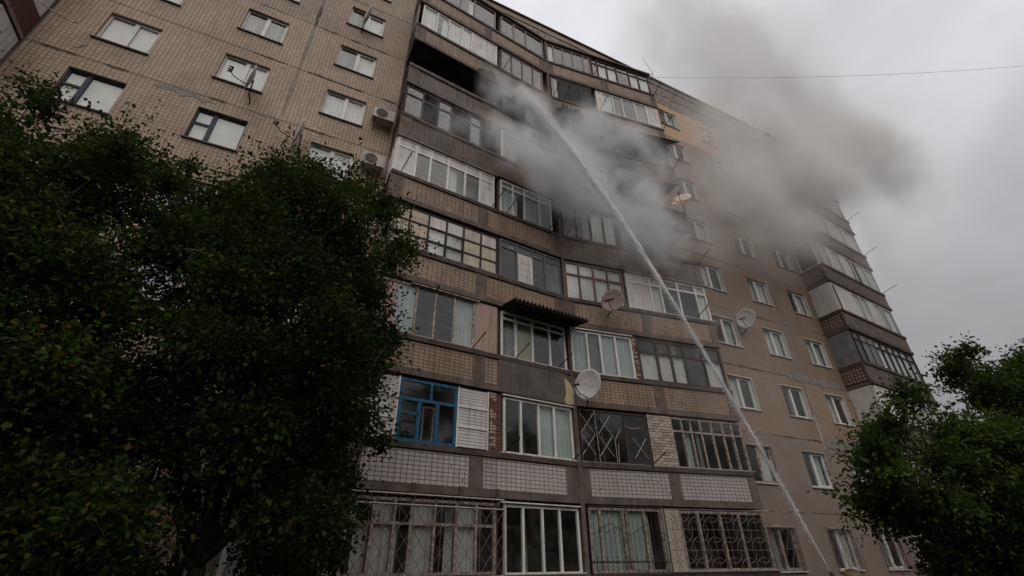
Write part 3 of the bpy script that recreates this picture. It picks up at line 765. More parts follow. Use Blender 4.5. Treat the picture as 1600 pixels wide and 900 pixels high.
side_fill(LX, 2, 'siding', 'white_pvc'); side_fill(LX, 1, 'glass_clear', 'old_white')
for n, m in ((1, 'dark_board'), (2, 'dark_board'), (3, 'brown_wood'), (4, 'white_panel'), (8, 'white_panel'), (9, 'grey_board')):
    build(MB().box(RX - 0.08, RX - 0.02, RY + 0.12, -0.003, 1.80 + (n - 1) * H, 3.44 + (n - 1) * H), 'side_board', m, BAL[('r', 2, n)])
# soot tongues licked up from the burnt openings over the parapets above
def soot_tongue(w, u, n, s, wd, ht):
    k = 14; pts = [(s - wd / 2 + wd * i / k, 0.72 + (n - 1) * H) for i in range(k + 1)]
    top = [(s - wd / 2 + wd * i / k, 0.74 + (n - 1) * H + ht * (math.sin(math.pi * i / k) ** 0.7) * random.uniform(0.45, 1.0)) for i in range(k, -1, -1)]
    mb = MB()
    for i in range(k):
        a, b_ = pts[i], pts[i + 1]; c, d = top[k - i - 1], top[k - i]
        mb.quad((a[0], -0.048, a[1]), (b_[0], -0.048, b_[1]), (c[0], -0.048, c[1]), (d[0], -0.048, d[1]))
    build(mb, 'soot_stain', 'soot', BAL[(w, u, n)], WL if w == 'l' else WR)
for q in (('l', 2, 8, 4.9, 1.5, 0.75), ('l', 2, 8, 6.0, 0.9, 0.5), ('l', 1, 8, 3.4, 1.1, 0.6), ('r', 1, 8, 1.0, 1.6, 0.85), ('r', 1, 8, 2.2, 0.8, 0.5), ('r', 2, 8, 4.2, 1.6, 0.4), ('r', 1, 7, 1.4, 1.8, 0.8), ('r', 2, 7, 3.8, 1.6, 0.6), ('l', 2, 7, 5.3, 1.7, 0.7), ('r', 2, 6, 4.6, 1.9, 0.5)):
    soot_tongue(*q)
# metal flashings and lintel strips
def strip(w, n, a, c, z, mat, dy=-0.06, h=0.03, d=0.12, name='flashing'):
    build(MB().box(a, c, dy, dy + d, z + (n - 1) * H, z + h + (n - 1) * H), name, mat, BAL[(w, 1 if (w == 'l' and a < 4) or (w == 'r' and a < 2.6) else 2, n)], WL if w == 'l' else WR)
for q in (('l', 5, 0.0, 3.9, 3.43, 'grey_frame'), ('l', 3, 1.1, 3.3, 3.40, 'old_white'), ('l', 2, 4.15, 6.7, 3.40, 'white_pvc'), ('l', 1, 4.1, 6.68, 3.38, 'white_pvc'),
          ('r', 3, 0.05, 2.5, 3.40, 'white_pvc'), ('r', 4, 2.7, 6.6, 3.43, 'grey_frame'), ('r', 4, 2.66, 6.5, 1.80, 'white_sill'), ('r', 5, 2.7, 6.55, 1.80, 'dark_sill'),
          ('l', 2, 4.1, 6.7, 1.80, 'white_sill'), ('l', 3, 4.1, 6.66, 1.80, 'white_sill'), ('r', 3, 0.06, 2.5, 1.80, 'white_sill'), ('l', 3, 0.5, 3.5, 1.80, 'old_white'),
          ('r', 2, 0.1, 2.6, 1.80, 'grey_board'), ('r', 2, 2.7, 6.5, 1.80, 'grey_frame'), ('r', 8, 2.66, 6.45, 1.80, 'white_sill'), ('r', 1, 3.2, 6.45, 1.80, 'beige_board'),
          ('l', 1, 4.15, 6.7, 1.80, 'white_sill'), ('l', 7, 0.0, 4.0, 1.80, 'grey_frame'), ('l', 4, 0.0, 3.95, 1.80, 'grey_blue'), ('l', 4, 4.02, 6.7, 1.80, 'grey_blue')):
    strip(*q)
# grey render and the beige foam patch on the third-floor balcony
o = BAL[('l', 2, 3)]
mb = MB(); mb.box(4.0, 6.42, -0.05, -0.03, 0.70 + 2 * H, 1.70 + 2 * H); build(mb, 'render_coat', 'grey_plaster', o, WL)
mb = MB(); pts = [(6.40, 6.28), (6.52, 6.27), (6.74, 6.30), (6.72, 6.55), (6.76, 6.72), (6.68, 6.88), (6.60, 6.98), (6.52, 7.05), (6.44, 7.14), (6.43, 6.9), (6.45, 6.6), (6.36, 6.40)]
mb.slabpoly(pts, -0.062, -0.028); build(mb, 'foam_patch', 'foam_patch', o, WL)
# corrugated awning
mb = MB(); k = 150; a0, a1 = 4.1, 7.0
for i in range(k + 1):
    x = a0 + (a1 - a0) * i / k; z = 0.06 * math.sin(i * 2 * math.pi / 7.5)
    mb.v += [(x, 0.0, 3.50 + 2 * H + z), (x, -0.85, 3.36 + 2 * H + z), (x, 0.0, 3.512 + 2 * H + z), (x, -0.85, 3.372 + 2 * H + z)]
for i in range(k):
    q = 4 * i
    mb.f += [(q, q + 4, q + 5, q + 1), (q + 2, q + 3, q + 7, q + 6), (q + 1, q + 5, q + 7, q + 3)]
build(mb, 'awning', 'corrugated', o, WL)
mb = MB()
for x in (4.3, 5.4, 6.7): mb.tube([(x, -0.8, 3.30 + 2 * H), (x, 0.0, 3.1 + 2 * H)], 0.012)
mb.tube([(4.1, -0.8, 3.30 + 2 * H), (7.0, -0.8, 3.30 + 2 * H)], 0.014); build(mb, 'awning_bracket', 'black_iron', o, WL)
# wall bracket posts on the second floor slab
for s in (1.72, 2.95, 3.98): build(MB().box(s - 0.05, s + 0.05, -0.10, -0.046, 0.60 + H, 0.88 + H), 'slab_clip', 'dark_concrete', BAL[('l', 1, 2)], WL)
# drying rods that stick out over the parapets
def rod(w, n, s, L=0.75, tilt=0.38, lean=0.1, z=1.80):
    M = WL if w == 'l' else WR; zz = z + (n - 1) * H
    mb = MB().tube([(s, 0.04, zz), (s + lean * L, -L * math.cos(tilt), zz + L * math.sin(tilt))], 0.017, 5)
    mb.tube([(s + lean * L * 0.98, -L * 0.98 * math.cos(tilt) , zz + L * math.sin(tilt) - 0.06), (s + lean * L, -L * math.cos(tilt), zz + L * math.sin(tilt) + 0.04)], 0.014, 5)
    u = 1 if (w == 'l' and s < 4) or (w == 'r' and s < 2.6) else 2
    build(mb, 'drying_rod', 'black_iron', BAL[(w, u, n)], M)
for q in (('l', 8, 4.15), ('l', 5, 0.30), ('l', 5, 3.7), ('l', 5, 4.30), ('l', 3, 0.66), ('l', 3, 3.12), ('l', 3, 4.6), ('l', 3, 6.2), ('l', 2, 4.2), ('l', 2, 6.5),
          ('l', 5, 6.2), ('r', 5, 0.25), ('r', 8, 0.2), ('r', 8, 0.75), ('r', 9, 6.4), ('r', 8, 6.42), ('r', 7, 6.42), ('r', 5, 6.42), ('r', 9, 2.7), ('r', 8, 2.72), ('r', 2, 0.4), ('r', 2, 2.5), ('r', 4, 5.6)):
    rod(*q)
for w, n, a, c in (('l', 5, 0.33, 4.2), ('l', 3, 0.7, 3.15)):
    M = WL if w == 'l' else WR
    for k in range(3):
        mb = MB(); y = -0.2 - 0.2 * k; z = 1.80 + 0.38 * (-y) + (n - 1) * H
        mb.tube([(a + (c - a) * i / 8, y, z - 0.05 * math.sin(math.pi * i / 8)) for i in range(9)], 0.004, 4)
        build(mb, 'clothes_line', 'pale_iron', BAL[(w, 1, n)], M)

# ---- iron grilles
def poly_arc(cx, cz, r, a0, a1, k, y): return [(cx + r * math.cos(a0 + (a1 - a0) * i / k), y, cz + r * math.sin(a0 + (a1 - a0) * i / k)) for i in range(k + 1)]
g = MB(); y = -0.16; x0, x1, za, zb_ = 0.05, 4.12, 1.78, 3.42      # wide pale grille, ground floor
for p in ([(x0, y, za), (x0, y, zb_)], [(x1, y, za), (x1, y, zb_)], [(x0, y, zb_), (x1, y, zb_)], [(x0, y, za), (x1, y, za)], [(x0, y, 3.2), (x1, y, 3.2)]): g.tube(p, 0.02, 4)
build(g, 'grille_frame', 'pale_iron', b1, WL)
g = MB(); nx = 12; dx = (x1 - x0) / nx
for i in range(nx):
    a = x0 + i * dx
    g.tube([(a, y, za), (a, y, zb_)], 0.008, 4)
    for z in (1.78, 2.25, 2.72):
        g.tube([(a, y, z), (a + dx, y, z + 0.47)], 0.007, 4); g.tube([(a + dx, y, z), (a, y, z + 0.47)], 0.007, 4)
    for t in range(4):
        an = t * math.pi / 4
        g.tube([(a + dx / 2 - 0.07 * math.cos(an), y, 3.3 - 0.07 * math.sin(an)), (a + dx / 2 + 0.07 * math.cos(an), y, 3.3 + 0.07 * math.sin(an))], 0.007, 4)
for ys in (x0, x1):
    for k in range(4): g.tube([(ys, y, za + k * 0.5), (ys, 0.0, za + k * 0.5)], 0.012, 4)
build(g, 'grille', 'brown_iron', b1, WL)
g = MB(); y = -0.10; x0, x1, za, zb_ = 0.12, 2.6, 1.74, 3.42        # wrought-iron bars
for p in ([(x0, y, za), (x1, y, za)], [(x0, y, zb_), (x1, y, zb_)], [(x0, y, za), (x0, y, zb_)], [(x1, y, za), (x1, y, zb_)], [(x0, y, 2.05), (x1, y, 2.05)]): g.tube(p, 0.016, 4)
for i in range(1, 16):
    x = x0 + (x1 - x0) * i / 16; g.tube([(x, y, za), (x, y, zb_)], 0.0085, 4)
for i in range(8):
    cx = x0 + 0.17 + i * 0.3
    for s in (-1, 1): g.tube(poly_arc(cx + s * 0.06, 2.12, 0.06, math.pi / 2, math.pi / 2 + s * 4.4, 12, y - 0.01), 0.009, 4)
for k in range(2):
    c0 = x0 + 0.65 + k * 1.2
    g.tube([(c0 + t, y - 0.012, 2.85 + 0.13 * math.cos(t * 5.2)) for t in np.linspace(-0.6, 0.6, 22)], 0.01, 4)
    for s in (-1, 1): g.tube(poly_arc(c0 + s * 0.13, 2.83, 0.07, 0, s * 5, 14, y - 0.012), 0.009, 4)
build(g, 'grille', 'black_iron', BAL[('r', 1, 1)], WR)
g = MB(); y = -0.10; x0, x1, za, zb_ = 2.62, 6.42, 1.80, 3.40       # grille of overlapping circles
for p in ([(x0, y, za), (x1, y, za)], [(x0, y, zb_), (x1, y, zb_)], [(x0, y, za), (x0, y, zb_)], [(x1, y, za), (x1, y, zb_)]): g.tube(p, 0.014, 4)
rr = 0.27; nx, nz = 7, 3
for i in range(nx + 1):
    for j in range(nz + 1):
        cx, cz = x0 + (x1 - x0) * i / nx, za + (zb_ - za) * j / nz
        pts = [p for p in poly_arc(cx, cz, rr * 1.25, 0, 2 * math.pi, 24, y - 0.005)]
        run = []
        for p in pts + [None]:
            if p and x0 <= p[0] <= x1 and za <= p[2] <= zb_: run.append(p)
            else:
                if len(run) > 1: g.tube(run, 0.008, 4)
                run = []
    x = x0 + (x1 - x0) * i / nx
    g.tube([(x, y, za), (x, y, zb_)], 0.008, 4)
for j in range(1, nz): g.tube([(x0, y, za + (zb_ - za) * j / nz), (x1, y, za + (zb_ - za) * j / nz)], 0.008, 4)
build(g, 'grille', 'brown_iron', BAL[('r', 2, 1)], WR)
g = MB(); y = -0.05; zq = H                                        # loose diamond bars on the dark balcony
for k in range(4):
    a = 0.14 + k * 0.6
    if k == 2: continue
    for z in (2.0, 2.65):
        if k == 3 and z > 2.3: continue
        g.tube([(a, y, z + zq), (a + 0.48, y, z + 0.62 + zq)], 0.014, 4); g.tube([(a + 0.48, y, z + zq), (a, y, z + 0.62 + zq)], 0.014, 4)
g.tube([(0.72, y, 1.82 + zq), (0.66, y, 3.4 + zq)], 0.014, 4)
tag(build(g, 'grille', 'pale_iron', BAL[('r', 1, 2)], WR), kind='stuff')
g = MB()
for p in ([(1.3, y, 1.85 + zq), (1.3, y, 2.5 + zq), (1.12, y, 2.8 + zq)], [(1.3, y, 2.5 + zq), (1.52, y, 2.85 + zq)], [(1.36, y, 1.85 + zq), (1.4, y, 2.4 + zq)], [(1.75, y, 2.95 + zq), (2.0, y, 2.9 + zq), (2.25, y, 2.95 + zq)]): g.tube(p, 0.013, 4)
build(g, 'grille_remnant', 'pale_iron', BAL[('r', 1, 2)], WR)
# hanging charred sheet and crumpled canopy of the burnt seventh-floor balcony
mb = MB(); k = 26
for i in range(k + 1):
    x = 3.2 + 3.2 * i / k
    yy = -0.10 + 0.05 * math.sin(i * 1.3); zl = 2.35 + 0.35 * math.sin(i * 0.8) + 0.2 * math.sin(i * 2.1)
    mb.v += [(x, 0.0, 3.44 + 6 * H), (x, yy - 0.06, zl + 6 * H)]
for i in range(k): mb.f.append((2 * i, 2 * i + 1, 2 * i + 3, 2 * i + 2))
build(mb, 'charred_sheet', 'soot', BAL[('r', 2, 7)], WR)
mb = MB(); mb.v = [(2.7, 0.0, 3.46 + 6 * H), (6.5, 0.0, 3.46 + 6 * H), (6.75, -0.55, 3.2 + 6 * H), (4.6, -0.4, 3.26 + 6 * H), (2.7, -0.25, 3.38 + 6 * H)]
mb.v += [(a, b_, c + 0.02) for a, b_, c in mb.v[:5]]
mb.f = [(4, 3, 2, 1, 0), (5, 6, 7, 8, 9)] + [(i, (i + 1) % 5, 5 + (i + 1) % 5, 5 + i) for i in range(5)]
build(mb, 'bent_canopy', 'soot', BAL[('r', 2, 7)], WR)

# ------------------------------------------------------------------ the balcony stack at the far end
FL = 6.83
for n in range(1, 10):
    b = (n - 1) * H
    pts = [(23.95, -1.2), (30.75, -0.5), (30.75, BACK), (23.95, BACK)]
    o = build(MB().prism(pts, 0.68 + b, 0.84 + b), 'balcony', 'concrete', block)
    build(MB().box(0, FL, 0.0, 0.10, 0.842 + b, 1.66 + b), 'parapet', 'concrete', o, F2L)
    build(MB().box(0, FL, -0.06, 0.16, 1.662 + b, 1.795 + b), 'coping', 'dark_concrete', o, F2L)
    build(MB().box(-0.03, FL, -0.05, 0.0, 0.682 + b, 0.86 + b), 'slab_edge', 'dark_concrete', o, F2L)
    build(MB().box(23.93, 24.03, -1.08, -0.03, 0.862 + b, 1.60 + b), 'side_parapet', 'far_side_tile', o)
    build(MB().box(23.90, 24.06, -1.02, -0.003, 1.62 + b, 1.79 + b), 'side_coping', 'dark_concrete', o)
    build(MB().box(23.95, 30.75, BACK, BACK + 0.2, 0.86 + b, 3.46 + b), 'loggia_wall', 'interior', o)
    build(MB().box(30.70, 30.75, -0.38, BACK, 0.862 + b, 3.46 + b), 'party_wall', 'dark_concrete', o)
    sd = {3: 'white_panel', 4: 'grey_board', 5: 'white_panel', 6: None, 7: 'beige_board', 8: 'white_panel', 9: 'white_panel', 2: 'grey_board', 1: 'white_panel'}[n]
    if sd: build(MB().box(23.96, 24.02, -1.10, -0.01, 1.80 + b, 3.44 + b), 'side_board', sd, o)
    else:
        mb = MB()
        for yy in (-1.1, -0.08): mb.box(23.96, 24.03, yy, yy + 0.07, 1.80 + b, 3.44 + b)
        for z in (1.80, 3.37): mb.box(23.962, 24.028, -1.03, -0.08, z + b, z + 0.07 + b)
        build(mb, 'side_frame', 'white_pvc', o); build(MB().box(23.985, 23.992, -1.03, -0.08, 1.87 + b, 3.37 + b), 'side_pane', 'glass_smoked', o)
    spec = {1: ([.1, .9, 1.7, 2.5, 3.3, 4.1, 5, 5.9, 6.7], 'ccgccgcc', 'white_pvc', None), 2: ([.1, 1, 2, 3, 4, 5, 6, 6.7], 'cgccgcc', 'old_white', None),
            3: ([.1, 1.2, 2.2, 3.2, 4.2, 5.2, 6.7], 'wwccgc', 'white_pvc', None), 4: ([.1, .8, 1.5, 2.2, 2.9, 3.6, 4.3, 5.0, 5.8, 6.7], 'gnncccccg', 'black_frame', [0.74]),
            5: ([.1, .45, 1.3, 2.1, 2.9, 3.7, 4.5, 5.3, 5.6, 6.7], 'kwwccwckc', 'white_pvc', None), 6: ([.1, .5, 1.3, 2.0, 2.7, 3.4, 4.1, 4.6, 5.6, 6.7], 'gcwcwckcc', 'white_pvc', None),
            7: ([.1, 1, 2, 3, 4, 5, 6.7], 'vccwcc', 'white_pvc', None), 8: ([.1, 1, 2, 3, 4, 5, 6.7], 'wccccc', 'grey_frame', None), 9: ([.1, 1, 2, 3, 4, 5, 6.7], 'cccgcc', 'grey_frame', None)}[n]
    glazing(o, F2L, n, spec[0], spec[1], spec[2], rows=spec[3])
    if n in (8, 7, 6, 9):
        build(MB().tube([(6.6, 0.0, 1.8 + b), (6.9, -0.8, 2.15 + b)], 0.018, 5), 'drying_rod', 'black_iron', o, F2L)
build(MB().prism([(23.95, -1.3), (30.75, -0.6), (30.75, 0.0), (23.95, 0.0)], 25.9, 26.0), 'canopy_slab', 'concrete', block)
build(MB().box(23.97, 24.07, 0.004, BACK, GZ, 26.0), 'loggia_cheek', 'dark_concrete', block)
build(MB().prism([(24.0, -1.1), (30.7, -0.4), (30.7, BACK), (24.0, BACK)], GZ, 0.678), 'balcony_base', 'dark_concrete', block)
build(MB().box(30.752, XR, 0.0, 0.9, GZ, 26.0), 'corner_wall', 'wall_tile_right', block)

# ------------------------------------------------------------------ the balcony stack that only pokes in at the top left
LB_ = frame_of((-15.5, -0.5), (-9.05, -1.2)); LL = math.hypot(6.45, 0.7)
for n in range(1, 10):
    b = (n - 1) * H
    pts = [(-15.5, -0.5), (-9.05, -1.2), (-9.05, BACK), (-15.5, BACK)]
    o = build(MB().prism(pts, 0.68 + b, 0.84 + b), 'balcony', 'dark_concrete', block)
    build(MB().box(0, LL, 0.0, 0.10, 0.842 + b, 1.66 + b), 'parapet', 'balcony_tile', o, LB_)
    build(MB().box(0, LL, -0.06, 0.16, 1.662 + b, 1.795 + b), 'coping', 'dark_concrete', o, LB_)
    build(MB().box(-9.15, -9.05, -1.08, -0.003, 0.842 + b, 1.72 + b), 'side_parapet', 'red_side_tile', o)
    build(MB().box(-9.06, -9.02, -1.2, -0.003, 0.70 + b, 0.83 + b), 'side_slab_edge', 'pink_brown', o)
    build(MB().box(-15.5, -9.05, BACK, BACK + 0.2, 0.86 + b, 3.46 + b), 'loggia_wall', 'interior', o)
    glazing(o, LB_, n, [0.1, 1.2, 2.4, 3.6, 4.8, 6.3], 'gcgcg', 'white_pvc')
    build(MB().box(-9.12, -9.06, -1.08, -0.01, 1.80 + b, 3.44 + b), 'side_board', 'white_panel', o)
    build(MB().box(-22, -15.5, 0.0, 0.25, 0.8 + b, 0.8 + b + H), 'wall_panel', 'wall_tile', block)
build(MB().box(-9.1, -8.98, 0.004, BACK, GZ, 26.0), 'loggia_cheek', 'dark_concrete', block)
build(MB().tube([(-9.02, -0.35, 16.0), (-8.6, -0.42, 15.75), (-8.15, -0.40, 15.62), (-8.05, -0.40, 15.66), (-8.05, -0.40, 15.95)], 0.022, 6), 'drain_pipe', 'pale_iron', block)

# ------------------------------------------------------------------ satellite dishes, air conditioners, antenna
def rot_to(d):
    z = Vector(d).normalized(); x = Vector((0, 0, 1)).cross(z).normalized(); y = z.cross(x)
    return Matrix((x, y, z)).transposed().to_4x4()
def dish(loc, d, rad, mat, label, wall_to, nlnb=1, arm_l=0.75, lnb_side=0.0):
    """offset dish: shallow bowl, feed arm with LNBs, bracket back to what it hangs on"""
    M = Matrix.Translation(loc) @ rot_to(d)
    root = empty('satellite_dish', loc, M)
    mb = MB(); mb.smooth = True; k = 28; rings = 6
    for side in (0, 1):
        base = len(mb.v)
        mb.v.append((0, 0, -0.16 * rad * 1.6 - 0.012 * side))
        for i in range(1, rings + 1):
            q = i / rings
            for j in range(k):
                t = 2 * math.pi * j / k
                mb.v.append((rad * q * math.cos(t), rad * 1.08 * q * math.sin(t), 0.256 * rad * (q * q - 1) - 0.012 * side))
        for j in range(k):
            tri = (base, base + 1 + j, base + 1 + (j + 1) % k); mb.f.append(tri if side == 0 else tri[::-1])
        for i in range(rings - 1):
            for j in range(k):
                a, c = base + 1 + i * k, base + 1 + (i + 1) * k
                q4 = (a + j, c + j, c + (j + 1) % k, a + (j + 1) % k); mb.f.append(q4 if side == 0 else q4[::-1])
    n1 = 1 + rings * k; o0 = 1 + (rings - 1) * k; o1 = n1 + o0
    for j in range(k): mb.f.append((o0 + j, o1 + j, o1 + (j + 1) % k, o0 + (j + 1) % k))
    build(mb, 'reflector', mat, root, M)
    tip = Vector((lnb_side * rad, -0.45 * rad, arm_l * rad * 1.5))
    build(MB().tube([(0, -0.98 * rad, 0.0), (lnb_side * rad * 0.6, -0.9 * rad, arm_l * rad * 0.9), tuple(tip)], 0.016, 6), 'feed_arm', 'black_iron', root, M)
    for i in range(nlnb):
        off = (i - (nlnb - 1) / 2) * 0.11
        p = tip + Vector((off, 0.0, 0)); q = p + (Vector((0, 0, -0.1 * rad)) - p).normalized() * 0.13
        mb = MB(); mb.smooth = False
        mb.tube([tuple(p), tuple(p + (q - p) * 0.5), tuple(q)], [0.022, 0.026, 0.042], 8); build(mb, 'feed_horn', 'black_iron', root, M)
    Minv = M.inverted()
    wpts = [Minv @ Vector(w_) for w_ in wall_to]
    mb = MB(); mb.tube([(0, -0.15 * rad, -0.3 * rad)] + [tuple(w_) for w_ in wpts], 0.024, 6); build(mb, 'bracket', 'rust', root, M)
    tag(root, label, 'satellite dish', 'satellite dishes on the facade')
    return root
D0 = (-0.95, -0.28, 0.06)
dish((-3.55, -0.55, 15.72), D0, 0.42, 'dish_grey', 'grey dish seen edge-on below the white-blinded window, its three feed horns reaching left', [(-3.45, -0.3, 15.2), (-3.4, 0.0, 15.1)], 3, 0.95)
dish((-1.75, -0.55, 14.05), D0, 0.46, 'dish_grey', 'pale dish seen edge-on just above the left tree, left of the lower air conditioner box', [(-1.6, -0.35, 13.5), (-1.55, 0.0, 13.4)], 2, 1.0)
dish((-0.72, -0.5, 21.75), D0, 0.42, 'dish_grey', 'small pale dish edge-on across the topmost full window beside the balconies', [(-0.75, -0.3, 21.2), (-0.75, 0.0, 21.1)], 1, 0.8)
dish((7.95, -1.35, 6.72), (-0.90, -0.42, 0.10), 0.46, 'dish_grey', 'big light grey dish at the inner corner below the third-floor balconies', [(8.1, -1.0, 6.15), (8.15, -0.58, 6.1)], 2, 0.8, -0.25)
dish((9.35, -1.35, 9.98), (-0.85, -0.52, 0.06), 0.43, 'dish_rose', 'brownish rose dish hanging on the tiled parapet left of the white balcony panel', [(9.5, -1.0, 9.7), (9.55, -0.72, 9.7)], 4, 0.6)
dish((17.4, -0.5, 11.38), D0, 0.44, 'dish_grey', 'pale round dish with three feed horns on the brown wall right of the balconies', [(17.5, -0.3, 10.9), (17.6, 0.0, 10.85)], 3, 0.7)
dish((9.45, -1.3, 18.4), (0.80, -0.52, 0.22), 0.45, 'dish_grey', 'white dish facing right in the bluish smoke above the water jet', [(9.4, -0.95, 17.8), (9.4, -0.65, 17.7)], 2, 0.8)
dish((9.45, -1.3, 15.42), D0, 0.40, 'dish_grey', 'faint pale dish behind the smoke right beside the water jet', [(9.5, -1.0, 14.9), (9.5, -0.65, 14.9)], 1, 0.6)
dish((13.85, -1.62, 16.15), (-0.72, -0.45, 0.42), 0.44, 'dish_rusty', 'white dish with a rust-red lower half at the outer corner of the right balconies', [(14.0, -1.55, 15.5), (14.15, -1.2, 15.3)], 1, 0.7)
dish((20.4, -0.6, 22.05), D0, 0.48, 'dish_grey', 'dim dish half hidden by smoke on the upper wall near the far balconies', [(20.4, -0.35, 21.4), (20.4, 0.0, 21.2)], 3, 0.7)

def air_con(x, z, label):
    root = empty('air_conditioner', (x, -0.2, z))
    M = Matrix.Identity(4); w, h = 0.76, 0.52
    build(MB().box(x, x + w, -0.42, -0.12, z, z + h), 'casing', 'ac_white', root)
    k = 28; mb = MB(); cx, cz, r = x + 0.30, z + h / 2, 0.21
    ring = poly_arc(cx, cz, r, 0, 2 * math.pi, k, -0.424)[:-1]
    mb.v = [(cx, -0.428, cz)] + ring; mb.f = [(0, 1 + (i + 1) % k, 1 + i) for i in range(k)]
    build(mb, 'fan_grille', 'ac_grill', root)
    g_ = MB()
    for q in (0.07, 0.14, 0.21): g_.tube(poly_arc(cx, cz, q, 0, 2 * math.pi, k, -0.436)[:-1], 0.006, 4, closed=True)
    for i in range(6):
        a = math.pi * i / 6; g_.tube([(cx - r * math.cos(a), -0.434, cz - r * math.sin(a)), (cx + r * math.cos(a), -0.434, cz + r * math.sin(a))], 0.004, 4)
    build(g_, 'fan_guard', 'ac_white', root)
    for xx in (x + 0.1, x + w - 0.1):
        build(MB().tube([(xx, 0.0, z - 0.3), (xx, 0.0, z - 0.02), (xx, -0.44, z - 0.02), (xx, 0.0, z - 0.3)], 0.014, 4), 'bracket', 'rust', root)
    tag(root, label, 'air conditioner', 'air conditioner boxes left of the balconies')
air_con(0.36, 16.08, 'upper beige air conditioner box on the tiled wall left of the burnt balcony')
air_con(0.30, 13.72, 'lower beige air conditioner box beside the white-glazed balcony, above the tree')

root = empty('roof_antenna', (16.3, 0.15, 28.3))
build(MB().tube([(16.3, 0.15, 28.3), (16.42, 0.12, 29.5)], 0.025, 6), 'mast', 'pale_iron', root)
build(MB().tube([(16.42, 0.12, 29.45), (15.6, -0.1, 30.0)], 0.012, 5), 'boom', 'pale_iron', root)
build(MB().tube([(16.4, 0.12, 29.3), (15.9, 0.3, 28.3)], 0.006, 4), 'stay_wire', 'cable', root)
build(MB().tube([(16.4, 0.12, 29.3), (17.1, 0.3, 28.3)], 0.006, 4), 'stay_wire', 'cable', root)
tag(root, 'thin pale antenna mast on the roof edge above the right balconies', 'antenna')

def sag(a, b, d, k=28): return [(a[0] + (b[0] - a[0]) * i / k, a[1] + (b[1] - a[1]) * i / k, a[2] + (b[2] - a[2]) * i / k - d * 4 * (i / k) * (1 - i / k)) for i in range(k + 1)]
o = build(MB().tube(sag((16.45, 0.12, 28.9), (52.0, -16.5, 32.6), 1.2), 0.009, 5), 'overhead_cable', 'cable')
tag(o, 'thin dark cable crossing the sky from the roof antenna to the upper right', 'cable')
